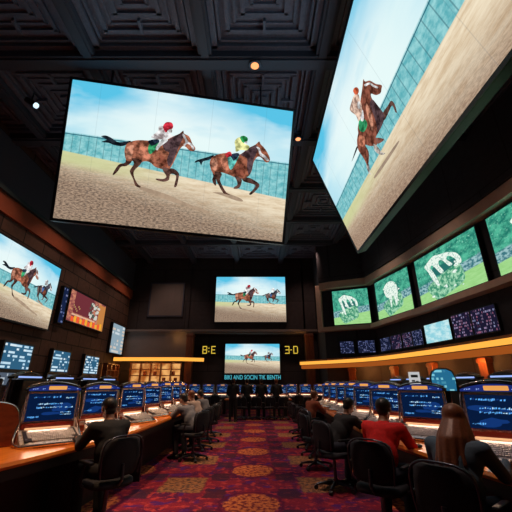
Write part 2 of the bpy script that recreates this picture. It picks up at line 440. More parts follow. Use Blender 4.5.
# long recessed frame along the right wall that holds the park screens
m = MB()
R2 = [(3.62, 19.6)] + RW[2:8]
def inset(pts, d): return [tuple(p) for p in offs([Vector(q) for q in pts], -d)]
m.strip(inset(RW[1:8], .42), 4.18, 4.40, .40); m.strip(inset(RW[1:8], .42), 6.56, 6.95, .40)
p0 = Vector(RW[1]); m.box((3.72, 19.05, 5.55), (.30, .30, 2.7), rz=-.5)
n += 1; struct(m.build('trim_%d' % n, M['beige'], fix=True))
m = MB(); m.strip(inset(RW[1:8], .5), 6.97, 9.4, .48); n += 1; struct(m.build('trim_%d' % n, M['rightwall'], fix=True))

# ------------------------------------------------------------------ canopies with cove light
LEDGE = smooth_pts([(2.45, 19.35, 0), (4.1, 17.7, 0), (5.35, 15.9, 0), (6.15, 12.8, 0), (6.7, 9.2, 0), (6.95, 6, 0), (7.2, 2, 0), (7.2, -1, 0)], 5)
LEDGE_B = smooth_pts([(3.0, 20.4, 0), (4.3, 18.6, 0), (6.15, 17.6, 0), (6.95, 13.6, 0), (7.5, 9.5, 0), (7.72, 6, 0), (7.95, 2, 0), (7.95, -1, 0)], 5)
lc = thing('wall_canopy', 'long curved amber-lit wooden canopy along the wall under the park screens', 'canopy')
m = MB(); m.loft([[(a.x, a.y, 2.60), (b.x, b.y, 2.60), (b.x, b.y, 2.74), (a.x, a.y, 2.68)] for a, b in zip(LEDGE, LEDGE_B)]); m.build('canopy_board', M['ledgewood'], lc, fix=True)
fr_ = offs([Vector((p.x, p.y)) for p in LEDGE], .06)
m = MB(); m.loft([[(a.x, a.y, 2.44), (b.x, b.y, 2.44), (b.x, b.y, 2.60), (a.x, a.y, 2.60)] for a, b in zip(LEDGE, fr_)]); m.build('light_strip', M['ledge'], lc, fix=True)
f2 = offs([Vector((p.x, p.y)) for p in LEDGE], .12); f3 = offs([Vector((p.x, p.y)) for p in LEDGE], .45)
m = MB(); m.loft([[(a.x, a.y, 2.24), (b.x, b.y, 2.24), (b.x, b.y, 2.42), (a.x, a.y, 2.42)] for a, b in zip(f2, f3)]); m.build('glowing_lower_fascia', glow('fascia_painted_amber_light', (.42, .10, .015), .8), lc, fix=True)  # lower fascia, given its own amber emission to look lit by the cove
lc2 = thing('wall_canopy', 'straight amber-lit canopy over the glowing shelves at the back left corner', 'canopy')
m = MB(); m.add([(LX+.1, 20.1, 2.78), (-4.4, 20.1, 2.78), (-3.1, 20.7, 2.86), (-3.6, 21.3, 2.86), (LX+.1, 21.3, 2.86), (LX+.1, 20.1, 2.92), (-4.4, 20.1, 2.92), (-3.1, 20.7, 2.92), (-3.6, 21.3, 2.95), (LX+.1, 21.3, 2.95)],
    [(0, 4, 3, 2, 1), (5, 6, 7, 8, 9), (0, 1, 6, 5), (1, 2, 7, 6), (2, 3, 8, 7), (3, 4, 9, 8), (4, 0, 5, 9)]); m.build('canopy_board', M['ledgewood'], lc2)
m = MB(); m.strip([(LX+.1, 20.08), (-4.4, 20.08), (-3.12, 20.68)], 2.70, 2.90, .03); m.build('light_strip', M['ledge'], lc2, fix=True)
# wall under the long canopy: wood pillars and dark panels
k = 0
for p, a in along(inset(RW[1:8], .12), 1.35)[1:-2]:
    k += 1
    if k % 2:
        n += 1; m = MB(); m.box((p.x, p.y, 1.12), (.34, .22, 2.24), rz=a).box((p.x, p.y, .12), (.40, .28, .24), rz=a).box((p.x, p.y, 2.14), (.40, .28, .12), rz=a); struct(m.build('trim_%d' % n, M['pillarwood'], bevel=.01))
for p, a in along(inset(RW[1:8], .5), 2.3)[1:-2]:
    light('POINT', (p.x, p.y, 2.1), 26, (1, .36, .08), None, .06)
for x in (-7.6, -6.4, -5.2): light('POINT', (x, 20.6, 2.5), 10, (1, .45, .1), None, .05)
for x in (-4.9, 2.7): light('POINT', (x, 21.0, 4.2), 4, (1, .45, .12), None, .05)

# ceiling downlights
def downlight(loc, label, col, st, r=.11):
    t = thing('downlight', label, 'ceiling light', loc)
    m = MB(); m.smooth = True; m.lathe([(r*1.5, 0), (r*1.55, -.03), (r*1.15, -.05), (r*1.05, 0.0), (r*.9, .04), (r*.3, .05)]); m.build('trim_ring', M['chairmetal'], t)
    m = MB(); m.lathe([(r*.95, -.035), (r*.7, -.055), (r*.2, -.06)]); m.build('lens', glow('lens_%s' % label[:6], col, st), t)
    return t
downlight((-.03, 6.2, CEIL-.12), 'small round amber downlight on the beam above the aisle', (1, .36, .14), 1.6)
downlight((1.42, 8.95, CEIL-.12), 'small round orange downlight between the two hanging racing screens', (1, .30, .12), 1.1, .09)
t = thing('ceiling_spotlight', 'white-lit ceiling spotlight left of the big hanging screen', 'ceiling light', (-6.42, 7.2, CEIL-.1))
m = MB(); m.tube([(0, 0, .1), (0, 0, -.18)], .02).tube([(-.14, -.02, -.16), (.1, .05, -.30)], .085, 14); m.build('housing', M['black'], t)
m = MB(); m.tube([(.1, .05, -.30), (.14, .06, -.325)], .078, 14); m.build('lens', glow('spot_lens', (.6, .85, 1), 1.5), t)

ART1={'tail': [(1.642, 2.257), (1.484, 2.205), (1.322, 2.183), (1.144, 2.276), (1.002, 2.315), (0.9, 2.271), (1.045, 2.203), (0.92, 2.127), (1.111, 2.124), (1.253, 2.085), (1.446, 2.082), (1.574, 2.147), (1.677, 2.202)], 'body': [(1.549, 2.126), (1.646, 2.228), (1.857, 2.304), (2.133, 2.325), (2.412, 2.334), (2.571, 2.416), (2.727, 2.527), (2.884, 2.627), (2.974, 2.725), (3.008, 2.645), (3.147, 2.586), (3.258, 2.39), (3.347, 2.282), (3.311, 2.199), (3.196, 2.202), (3.101, 2.279), (3.012, 2.297), (2.94, 2.197), (2.879, 2.01), (2.818, 1.824), (2.754, 1.667), (2.68, 1.587), (2.51, 1.606), (2.348, 1.644), (2.212, 1.744), (2.071, 1.755), (1.967, 1.712), (1.85, 1.755), (1.719, 1.709), (1.606, 1.723), (1.535, 1.918)], 'leg1': [(1.59, 1.838), (1.745, 1.712), (1.628, 1.568), (1.496, 1.533), (1.432, 1.409), (1.34, 1.293), (1.309, 1.318), (1.389, 1.519), (1.459, 1.604), (1.587, 1.662)], 'leg2': [(1.733, 1.798), (1.986, 1.773), (1.974, 1.654), (1.835, 1.461), (1.86, 1.289), (1.964, 1.128), (2.056, 1.064), (2.004, 1.034), (1.905, 1.08), (1.841, 1.229), (1.732, 1.418), (1.746, 1.507), (1.807, 1.661)], 'leg3': [(2.557, 1.671), (2.762, 1.609), (2.757, 1.432), (2.744, 1.324), (2.611, 1.266), (2.429, 1.291), (2.424, 1.331), (2.601, 1.342), (2.674, 1.421), (2.573, 1.555)], 'leg4': [(2.675, 1.627), (2.841, 1.649), (2.985, 1.549), (2.994, 1.432), (2.969, 1.194), (2.906, 1.157), (2.906, 1.245), (2.924, 1.453), (2.831, 1.512), (2.722, 1.486)], 'neck': [(2.476, 2.283), (2.575, 2.386), (2.754, 2.531), (2.967, 2.651), (3.006, 2.566), (2.917, 2.284), (2.84, 2.005), (2.771, 1.758), (2.693, 1.707), (2.641, 1.889), (2.673, 2.072), (2.554, 2.115)], 'lite1': [(1.585, 2.072), (1.739, 2.152), (1.745, 1.917), (1.71, 1.766), (1.599, 1.78), (1.558, 1.951)], 'lite2': [(1.91, 2.116), (2.129, 2.146), (2.213, 1.862), (2.06, 1.841), (1.903, 1.968)], 'lite3': [(2.432, 1.98), (2.582, 1.911), (2.676, 1.704), (2.56, 1.654), (2.438, 1.803)], 'cloth': [(2.145, 2.238), (2.329, 2.322), (2.448, 2.279), (2.306, 2.081), (2.194, 1.96), (2.125, 2.057)], 'saddle': [(2.106, 2.321), (2.337, 2.395), (2.386, 2.318), (2.234, 2.202), (2.145, 2.238)], 'boot': [(2.313, 2.154), (2.458, 2.412), (2.599, 2.419), (2.569, 2.343), (2.429, 2.205), (2.361, 2.089)], 'torso': [(2.172, 2.449), (2.318, 2.619), (2.33, 2.741), (2.439, 2.769), (2.603, 2.6), (2.727, 2.527), (2.567, 2.445), (2.405, 2.392), (2.224, 2.397)], 'cap': [(2.439, 2.769), (2.509, 2.887), (2.65, 2.895), (2.703, 2.795), (2.673, 2.718), (2.592, 2.683), (2.535, 2.602), (2.469, 2.671)], 'face': [(2.582, 2.675), (2.673, 2.718), (2.689, 2.636), (2.627, 2.597)], 'bridle': [(2.974, 2.64), (3.038, 2.589), (3.138, 2.434), (3.234, 2.399), (3.32, 2.267), (3.278, 2.237), (3.208, 2.336), (3.112, 2.37), (3.064, 2.292), (3.025, 2.329), (3.07, 2.425), (2.984, 2.563)], 'shadow': [(2.056, 1.064), (2.422, 1.01), (2.826, 0.913), (3.354, 0.742), (3.824, 0.621), (3.861, 0.555), (3.365, 0.656), (2.845, 0.77), (2.383, 0.889), (2.038, 0.992)]}
ART2={'tail': [(3.847, 2.165), (3.698, 2.09), (3.574, 2.035), (3.401, 1.953), (3.369, 1.883), (3.483, 1.925), (3.546, 1.836), (3.585, 1.95), (3.71, 1.999), (3.831, 2.081)], 'body': [(3.766, 1.963), (3.828, 2.108), (4.0, 2.213), (4.232, 2.272), (4.422, 2.242), (4.578, 2.29), (4.771, 2.483), (4.947, 2.602), (5.043, 2.71), (5.09, 2.638), (5.229, 2.517), (5.38, 2.286), (5.36, 2.172), (5.27, 2.149), (5.149, 2.256), (5.039, 2.269), (4.948, 2.118), (4.919, 1.893), (4.858, 1.72), (4.709, 1.619), (4.551, 1.6), (4.386, 1.65), (4.221, 1.694), (4.088, 1.704), (3.994, 1.611), (3.884, 1.651), (3.797, 1.803)], 'leg1': [(3.831, 1.78), (3.939, 1.631), (3.988, 1.447), (3.991, 1.329), (3.917, 1.384), (3.878, 1.488), (3.892, 1.587)], 'leg2': [(3.929, 1.711), (4.117, 1.681), (4.085, 1.514), (4.156, 1.36), (4.282, 1.186), (4.406, 1.13), (4.263, 1.13), (4.189, 1.175), (4.049, 1.374), (3.981, 1.501)], 'leg3': [(4.465, 1.66), (4.656, 1.613), (4.665, 1.45), (4.609, 1.334), (4.48, 1.302), (4.484, 1.357), (4.562, 1.421), (4.532, 1.542)], 'leg4': [(4.68, 1.643), (4.866, 1.656), (5.062, 1.582), (5.164, 1.495), (5.114, 1.369), (4.961, 1.197), (4.905, 1.223), (5.007, 1.356), (5.048, 1.47), (4.91, 1.507), (4.719, 1.539)], 'neck': [(4.579, 2.279), (4.948, 2.591), (5.022, 2.462), (4.941, 2.173), (4.916, 1.921), (4.846, 1.73), (4.777, 1.958), (4.766, 2.149), (4.693, 2.223)], 'lite1': [(3.808, 1.968), (3.909, 2.091), (3.981, 1.936), (3.952, 1.741), (3.852, 1.783)], 'lite2': [(4.042, 2.081), (4.223, 2.122), (4.287, 1.812), (4.143, 1.821)], 'lite3': [(4.418, 1.829), (4.609, 2.018), (4.725, 1.951), (4.727, 1.693), (4.545, 1.653)], 'cloth': [(4.245, 2.163), (4.399, 2.211), (4.538, 2.258), (4.388, 1.853), (4.31, 1.842), (4.25, 2.027)], 'saddle': [(4.291, 2.224), (4.469, 2.303), (4.538, 2.258), (4.415, 2.075), (4.356, 2.123)], 'boot': [(4.156, 2.234), (4.28, 2.317), (4.33, 2.213), (4.21, 2.142)], 'torso': [(4.377, 2.624), (4.497, 2.751), (4.622, 2.602), (4.792, 2.53), (4.725, 2.41), (4.565, 2.399), (4.439, 2.327), (4.406, 2.477)], 'cap': [(4.513, 2.754), (4.598, 2.805), (4.711, 2.765), (4.722, 2.671), (4.622, 2.602), (4.543, 2.674)], 'face': [(4.636, 2.62), (4.707, 2.664), (4.72, 2.598), (4.664, 2.569)], 'bridle': [(4.981, 2.54), (5.07, 2.524), (5.133, 2.393), (5.25, 2.325), (5.355, 2.216), (5.303, 2.187), (5.203, 2.263), (5.105, 2.305), (5.033, 2.463)], 'shadow': [(3.92, 1.142), (4.285, 1.159), (4.667, 1.07), (4.756, 0.988), (4.57, 0.988), (4.243, 1.073)]}
ART3={'shadow': [(2.773, 0.893), (3.862, 0.83), (4.113, 0.784), (3.935, 0.766), (3.27, 0.792), (2.777, 0.833)], 'tail': [(2.777, 1.813), (2.657, 1.802), (2.332, 1.8), (2.158, 1.806), (2.386, 1.835), (2.681, 1.859)], 'leg2': [(3.348, 1.383), (3.43, 1.207), (3.452, 1.05), (3.536, 0.945), (3.433, 0.978), (3.31, 1.115), (3.267, 1.263)], 'leg3': [(3.527, 1.397), (3.743, 1.165), (3.624, 1.184), (3.457, 1.286)], 'body': [(4.016, 2.425), (4.177, 2.489), (4.187, 2.403), (4.32, 2.27), (4.41, 2.062), (4.527, 1.887), (4.476, 1.847), (4.379, 1.825), (4.238, 1.932), (4.142, 2.084), (4.085, 1.986), (4.134, 1.689), (4.135, 1.453), (3.962, 1.393), (3.677, 1.396), (3.527, 1.397), (3.436, 1.27), (3.19, 1.451), (3.054, 1.606), (3.037, 1.403), (2.848, 1.267), (2.708, 1.231), (2.724, 1.441), (2.702, 1.763), (2.856, 1.934), (3.044, 1.991), (3.121, 2.07), (3.33, 2.131), (3.572, 2.219), (3.741, 2.334)], 'leg4': [(4.13, 1.524), (4.351, 1.489), (4.509, 1.466), (4.543, 1.345), (4.478, 1.193), (4.442, 1.231), (4.468, 1.382), (4.262, 1.387), (4.061, 1.395)], 'leg1': [(2.765, 1.298), (2.785, 1.208), (2.673, 1.076), (2.653, 0.996), (2.604, 1.091), (2.64, 1.248)], 'neck': [(4.085, 1.986), (4.134, 1.689), (4.135, 1.453), (3.962, 1.393), (3.697, 1.411), (3.791, 1.562), (3.865, 1.766), (3.926, 1.985)], 'lite1': [(3.868, 2.119), (3.84, 1.863), (3.705, 1.648), (3.546, 1.589), (3.63, 1.793), (3.727, 2.019)], 'lite2': [(3.038, 1.921), (3.192, 1.703), (2.99, 1.626), (2.846, 1.791)], 'cloth': [(3.338, 2.123), (3.536, 1.945), (3.51, 1.804), (3.267, 1.819), (3.155, 2.0)], 'boot': [(3.586, 2.204), (3.636, 2.114), (3.487, 1.973), (3.391, 2.07)], 'torso': [(3.683, 2.596), (3.795, 2.469), (3.749, 2.363), (3.63, 2.158), (3.307, 2.116), (3.327, 2.286), (3.228, 2.569), (3.422, 2.611)], 'cap': [(3.692, 2.679), (3.779, 2.685), (3.877, 2.599), (3.889, 2.508), (3.811, 2.48), (3.703, 2.559)], 'face': [(3.615, 2.399), (3.706, 2.335), (3.594, 2.233), (3.534, 2.32)], 'bridle': [(4.13, 2.386), (4.291, 2.249), (4.357, 2.098), (4.428, 1.958), (4.392, 1.952), (4.316, 2.091), (4.261, 2.228), (4.135, 2.32)]}

# ------------------------------------------------------------------ screens
PAL1 = dict(tail=(.006, .012, .02), body=(.30, .10, .055), leg1=(.05, .018, .014), leg2=(.075, .03, .02), leg3=(.10, .045, .035), leg4=(.09, .04, .03), neck=(.075, .04, .045),
    lite1=(.50, .22, .14), lite2=(.48, .17, .10), lite3=(.20, .055, .03), cloth=(.03, .30, .12), saddle=(.012, .025, .05), boot=(.75, .80, .80),
    torso=(.82, .62, .62), cap=(.50, .02, .04), face=(.8, .75, .7), bridle=(.75, .72, .72), shadow=(.36, .26, .18))
PAL2 = dict(PAL1, body=(.27, .085, .045), torso=(.80, .85, .28), cap=(.02, .30, .08), boot=(.45, .02, .03), cloth=(.12, .50, .45))
PAL3 = dict(PAL1, body=(.20, .06, .035), torso=(.80, .45, .35), cap=(.45, .08, .03), leg2=(.5, .45, .4), leg3=(.18, .07, .05), leg1=(.5, .45, .42), shadow=(.30, .22, .16))
PAL4 = dict(PAL1, body=(.08, .05, .05), neck=(.05, .05, .07), torso=(.75, .7, .7), cap=(.8, .8, .85), lite1=(.2, .12, .1), lite2=(.2, .12, .1), cloth=(.05, .12, .3))
def smooth_loop(P, k=3):
    n = len(P); out = []
    for i in range(n):
        a, b, c, d = [Vector((*P[(i+j) % n], 0)) for j in (-1, 0, 1, 2)]
        for s in range(k):
            t = s/k; q = .5*((2*b)+(c-a)*t+(2*a-5*b+4*c-d)*t*t+(3*b-a-3*c+d)*t**3); out.append((q.x, q.y))
    return out
def fill(m, pts, z):
    from mathutils.geometry import tessellate_polygon
    vs = [Vector((x, y, z)) for x, y in pts]; tr = tessellate_polygon([vs])
    fs = []
    for t in tr:
        a, b, c = (vs[i] for i in t)
        fs.append(t if (b-a).cross(c-a).z > 0 else t[::-1])
    m.add(vs, fs)
ORDER = ['shadow', 'tail', 'leg1', 'leg4', 'body', 'leg2', 'leg3', 'neck', 'lite1', 'lite2', 'lite3', 'cloth', 'saddle', 'boot', 'torso', 'cap', 'face', 'bridle']
def art(m, A, pal, f, z0=.004, key='a', soft=.0):
    z = z0
    for k in ORDER:
        if k not in A: continue
        c = pal[k]; nm = 'race_print_%s_%s' % (k, key)
        if nm not in _mc:
            g = G(nm); nz = g.noise(g.coord(), 5.5, 4., .6)
            c2 = tuple(x*.30 for x in c); c3 = tuple(min(1, x*1.6+.01) for x in c)
            if k == 'shadow': c2, c3 = c, tuple(x*1.3 for x in c)
            _mc[nm] = g.emit(g.mix(g.step(nz, .35, .65), c2, c3), 1.)
        m.use(_mc[nm]); fill(m, smooth_loop([f(*p) for p in A[k]]), z); z += .0009
def display(name, label, cat, tl, tr, bl, pic, art_fn=None, depth=.16, bez=.05, group=None, back=None, nx=1):
    tl, tr, bl = Vector(tl), Vector(tr), Vector(bl); w = (tr-tl).length; h = (bl-tl).length
    X = (tr-tl).normalized(); Y = tl-bl; Y = (Y-X*Y.dot(X)).normalized(); N = X.cross(Y)
    root = bpy.data.objects.new(name, None); COL.objects.link(root); tag(root, label, cat, group)
    root.matrix_world = Matrix.Translation(bl) @ Matrix((X, Y, N)).transposed().to_4x4()
    m = MB(); m.box((w/2, h/2, -depth/2-.012), (w+2*bez, h+2*bez, depth), bev=.012); m.build('housing', M['black'], root)
    m = MB()
    for c, d in (((w/2, -bez/2, 0), (w+2*bez, bez, .03)), ((w/2, h+bez/2, 0), (w+2*bez, bez, .03)), ((-bez/2, h/2, 0), (bez, h, .03)), ((w+bez/2, h/2, 0), (bez, h, .03))): m.box(c, d)
    m.build('bezel', M['bezel'], root)
    m = MB(); m.use(pic); m.add([(0, 0, 0), (w, 0, 0), (w, h, 0), (0, h, 0)], [(0, 1, 2, 3)], [(0, 0), (1, 0), (1, 1), (0, 1)])
    if art_fn: art_fn(m, w, h)
    m.build('picture', None, root)
    return root, w, h
def pts_bbox(A):
    P = [p for k in A if k != 'shadow' for p in A[k]]; return min(p[0] for p in P), min(p[1] for p in P), max(p[0] for p in P), max(p[1] for p in P)
def placed(A, x0, y0, x1, shear=0., sq=1.):      # the horse art fitted between x0 and x1 with its feet at y0
    a, b, c, d = pts_bbox(A); s = (x1-x0)/(c-a)
    return lambda x, y: (x0+(x-a)*s, y0+((y-b)+shear*(x-a))*s*sq)

# the big tilted screen hung left of centre
def fn(m, w, h):
    art(m, ART1, PAL1, lambda x, y: (x, y), .004, 'a'); art(m, ART2, PAL2, lambda x, y: (x, y), .004, 'b')
big, w, h = display('hanging_screen', 'huge tilted racing screen showing two brown horses, hung over the left side', 'screen',
    (-4.736, 6.42, 8.907), (1.124, 7.182, 8.576), (-5.153, 7.461, 5.379), mat_race('race_picture_two_horses'), fn, .22, .07)
for px in (.9, w-.9):
    R_ = big.matrix_world.to_3x3(); up_ = R_.inverted() @ Vector((0, 0, 1)); a_ = Vector((px, h-.02, -.16)); zz = (big.matrix_world @ a_).z
    m = MB(); m.tube([a_, a_+up_*(9.60-zz)], .03); m.build('hanger', M['chairmetal'], big)
# the big tilted screen over the right side
def fn(m, w, h): art(m, ART3, PAL3, lambda x, y: (x, y), .004, 'c')
rg, w, h = display('hanging_screen', 'huge slanted racing screen with a single galloping horse, hung over the right side', 'screen',
    (1.9855, 9.5, 8.7175), (1.9855, 2.2, 8.7175), (3.1635, 9.5, 5.307), mat_race('race_picture_one_horse', (.46, .0), (.315, -.03), (.22, .13, .09)), fn, .26, .07)
for px in (1.2, 3.6, w-1.2):
    R_ = rg.matrix_world.to_3x3(); up_ = R_.inverted() @ Vector((0, 0, 1)); a_ = Vector((px, h-.02, -.16)); zz = (rg.matrix_world @ a_).z; m = MB(); m.tube([a_, a_+up_*(9.42-zz)], .035); m.build('hanger', M['chairmetal'], rg)
# screen on the left wall
def fn(m, w, h):
    art(m, ART1, PAL1, placed(ART1, .34*w, .30*h, .74*w, .0), .004, 'a'); art(m, ART2, PAL4, placed(ART2, .70*w, .36*h, .93*w), .02, 'd')
display('wall_screen', 'large racing screen on the left stone wall showing two horses', 'screen',
    (LX+.2, 8.4, 5.95), (LX+.2, 13.15, 5.95), (LX+.2, 8.4, 3.45), mat_race('race_picture_left_wall', (.60, -.05), (.47, -.16)), fn, .18, .06)
# back wall screens
def fn(m, w, h):
    art(m, ART1, PAL1, placed(ART1, .16*w, .28*h, .62*w, .0), .004, 'e'); art(m, ART2, PAL4, placed(ART2, .66*w, .40*h, .93*w), .02, 'd')
display('wall_screen', 'upper racing screen high on the centre of the back wall', 'screen',
    (-2.66, 21.3, 8.19), (1.95, 21.3, 8.19), (-2.66, 21.3, 5.17), mat_race('race_picture_back_upper', (.60, -.04), (.44, -.06)), fn, .2, .08)
def fn(m, w, h):
    art(m, ART1, PAL1, placed(ART1, .27*w, .30*h, .59*w, .06), .004, 'e'); art(m, ART2, PAL4, placed(ART2, .68*w, .40*h, .88*w), .02, 'd')
display('wall_screen', 'lower racing screen in the back wall recess, above the line of pale blue letters', 'screen',
    (-1.98, 22.1, 3.88), (1.52, 22.1, 3.88), (-1.98, 22.1, 2.08), mat_race('race_picture_back_lower', (.60, -.04), (.46, -.05)), fn, .14, .08)

# park screens along the right wall
WH = [(145, 170), (165, 150), (200, 130), (235, 140), (270, 150), (305, 175), (322, 210), (320, 240), (304, 235), (298, 205), (272, 172), (262, 188), (283, 225), (266, 228), (243, 182), (225, 172), (222, 200), (238, 240), (222, 247), (200, 200), (186, 178), (176, 190), (190, 230), (207, 300), (195, 306), (176, 260), (158, 200)]
BX = [(140, 300), (180, 270), (235, 250), (300, 235), (320, 270), (316, 335), (250, 365), (190, 385), (160, 350)]
BL = [(190, 190), (230, 200), (300, 200), (300, 232), (190, 250)]
def park_art(m, w, h, ox, sc, kind):
    f = lambda p, dx=0, dy=0, k=1.: ((ox+(p[0]-230)/400*sc*k)*w+dx, (.50-(p[1]-240)/330*sc*.9*k)*h+dy)
    wm = glow('white_statue_print', (.80, .92, .82), 1.); sh = glow('dark_green_print', (.02, .16, .14), 1.)
    if 'park_box' not in _mc:
        g = G('park_box'); nz = g.noise(g.coord(), 7., 5., .7); _mc['park_box'] = g.emit(g.mix(g.step(nz, .42, .6), (.04, .30, .17), (.42, .78, .52)), .9)
        g = G('park_white'); nz = g.noise(g.coord(), 11., 5., .7); _mc['park_white'] = g.emit(g.mix(g.step(nz, .36, .52), (.25, .50, .42), (.85, .95, .86)), 1.)
    m.use(sh); fill(m, smooth_loop([f(p) for p in BL]), .004)
    m.use(_mc['park_box']); fill(m, smooth_loop([f(p) for p in BX]), .006)
    m.use(_mc['park_white']); 
    if kind == 1:
        fill(m, smooth_loop([f(p) for p in [(170, 160), (215, 135), (265, 150), (290, 200), (280, 280), (262, 330), (250, 270), (240, 230), (225, 290), (212, 330), (205, 260), (180, 240), (165, 200)]]), .008)
    else: fill(m, smooth_loop([f(p) for p in WH]), .008)
    rr = random.Random(kind*7+3)
    for i in range(9):
        x, y, r = rr.uniform(150, 310), rr.uniform(150, 370), rr.uniform(5, 12)
        fill(m, [f((x+r*cos(a)*rr.uniform(.5, 1.3), y+r*sin(a)*rr.uniform(.5, 1.2))) for a in [q*pi/3 for q in range(6)]], .009+i*.0003)
ps = [((4.50, 18.50), (6.28, 17.72), .42, 1.2, 0), ((6.40, 16.85), (6.98, 14.15), .48, 1.25, 1), ((7.03, 13.55), (7.50, 10.05), .45, 1.3, 2), ((7.56, 9.55), (7.78, 6.1), .5, 1.2, 0)]
nm = ['farthest green park screen, facing down the room beside the back corner', 'second park screen from the back corner, showing a pale upright figure', 'third park screen from the back corner, showing white arching horses on a lawn', 'nearest park screen of the curved row, cut by the frame edge']
for i, (a, b, ox, sc, kd) in enumerate(ps):
    display('park_screen', nm[i], 'screen', (a[0]-.12, a[1], 6.42), (b[0]-.12, b[1], 6.42), (a[0]-.12, a[1], 4.50), mat_park('park_picture', i*1.7),
        (lambda ox, sc, kd: lambda m, w, h: park_art(m, w, h, ox, sc, kd))(ox, sc, kd), .12, .05, 'park screens in the curved row')

# small televisions above the long canopy
def on_wall(u0, inward=.10):     # the wall point seen in direction x/y = u0
    Q = inset(RW[1:8], inward)
    for a, b in zip(Q, Q[1:]):
        fa, fb = a[0]-u0*a[1], b[0]-u0*b[1]
        if fa <= 0 <= fb: t = fa/(fa-fb); return Vector((a[0]+(b[0]-a[0])*t, a[1]+(b[1]-a[1])*t))
navy = (.010, .014, .04)
tvs = [(324, 340, 0, 'first and farthest small television above the long canopy'), (341, 354.5, 1, 'second small television from the back corner above the long canopy'), (359, 376, 0, 'third small television from the back corner, wide dark picture'),
       (382, 392, 1, 'fourth small television from the back corner, narrow'), (393, 403.5, 2, 'fifth small television from the back corner, narrow'), (405, 414.5, 2, 'sixth small television from the back corner, narrow'), (415.5, 426, 1, 'small television just before the bright pale one'),
       (429, 456, 3, 'bright pale blue television above the long canopy'), (459, 478.5, 4, 'dark television with red print right of the bright pale one'), (480, 507, 5, 'widest dark television with red print above the long canopy')]
for i, (u0, u1, kd, lb) in enumerate(tvs):
    a, b = on_wall((u0-256)/330/1.04), on_wall((u1-256)/330/1.04)
    if not a or not b: print('tv', i, a, b); continue
    if kd == 3:
        g = G('pale_blue_picture'); nz = g.noise(g.coord('UV'), 4., 4., .6); pm = g.emit(g.mix(g.step(nz, .4, .62), (.30, .68, .78), (.62, .88, .90)), .95)
    elif kd in (2, 4, 5): pm = mat_board('dark_sign_picture', (.014, .012, .035), (.38, .03, .06), (.28, .32, .55), 24+kd*3, 8, .8, i*.37, .66)
    else: pm = mat_board('dark_sign_picture', navy, (.03, .06, .22), (.22, .24, .45), 26, 9, .8, i*.37, .62)
    hh = .62 if kd < 3 else (.72 if kd == 3 else .80)
    z0 = 2.98
    display('television', lb, 'television', (a.x, a.y, z0+hh), (b.x, b.y, z0+hh), (a.x, a.y, z0), pm, None, .08, .03, 'televisions above the long canopy')

# left wall televisions
def lw(name, label, y0, y1, z0, z1, pm, bez=.05, art_fn=None, group=None, dx=.162):
    return display(name, label, 'television', (LX+dx, y0, z1), (LX+dx, y1, z1), (LX+dx, y0, z0), pm, art_fn, .14, bez, group)
def casino(m, w, h):
    def patch(c, x0, y0, x1, y1, z): m.use(glow('promo_%.2f_%.2f_%.2f' % c, c, 1.)); m.add([(x0*w, y0*h, z), (x1*w, y0*h, z), (x1*w, y1*h, z), (x0*w, y1*h, z)], [(0, 1, 2, 3)])
    patch((.16, .03, .04), .12, .3, .62, 1., .003); patch((.55, .22, .06), .80, .0, 1., .95, .003)
    r = random.Random(5)
    for i in range(34): patch((.62, .62, .55) if i % 3 else (.08, .10, .08), *(lambda x, y: (x, y, x+r.uniform(.03, .08), y+r.uniform(.05, .12)))(r.uniform(.52, .74), r.uniform(.28, .8)), .004+i*.0004)
    for i in range(12):
        x = .1+i*.072; patch((.9, .10+.3*(i % 2), .03), x, .02, x+.06, .17+.04*(i % 3), .004+i*.0002)
    patch((.75, .45, .30), .1, .22, .72, .27, .006)
    for i in range(7): patch((.5, .3, .12), .08+i*.03, .36+.05*((i*3) % 4), .1+i*.03, .42+.05*((i*3) % 4), .005)
g = G('promo_base'); nz = g.noise(g.coord('UV'), 7., 4., .7); pm = g.emit(g.mix(g.step(nz, .4, .6), (.22, .05, .06), (.62, .24, .14)), 1.)
lw('television', 'bright red and orange promotional television high on the stone wall', 14.3, 17.9, 4.05, 5.42, pm, .05, casino)
lw('television', 'tall white and orange board screen near the back corner of the stone wall', 19.2, 21.0, 3.12, 4.75, mat_board('white_board_picture', (.30, .42, .50), (.75, .50, .30), (.65, .75, .80), 9, 8, .9, .2, .45))
lw('television', 'narrow dim blue screen between the racing screen and the promotional television', 13.75, 14.1, 3.85, 5.35, mat_board('dim_blue_picture', (.01, .02, .07), (.05, .12, .35), (.3, .3, .5), 5, 12, .8, .6))
LBD = [(11.15, 12.6), (13.95, 15.25), (16.65, 18.1)]
wd = ['nearest', 'middle', 'farthest']
for i, (a, b) in enumerate(LBD):
    lw('television', '%s of the three white-blue odds boards low on the stone wall' % wd[i], a, b, 1.92, 2.74, mat_board('odds_board_picture', (.03, .12, .22), (.35, .65, .85), (.75, .88, .95), 12, 7, .95, i*.7, .38), .07, None, 'odds boards')
    lw('television', 'lower pale board under the %s odds board' % wd[i], a-.1, b-.1, 1.42, 1.80, mat_board('pale_board_picture', (.10, .13, .18), (.45, .55, .65), (.7, .75, .8), 12, 3, .8, i*.9, .35), .05, None, 'lower odds boards')

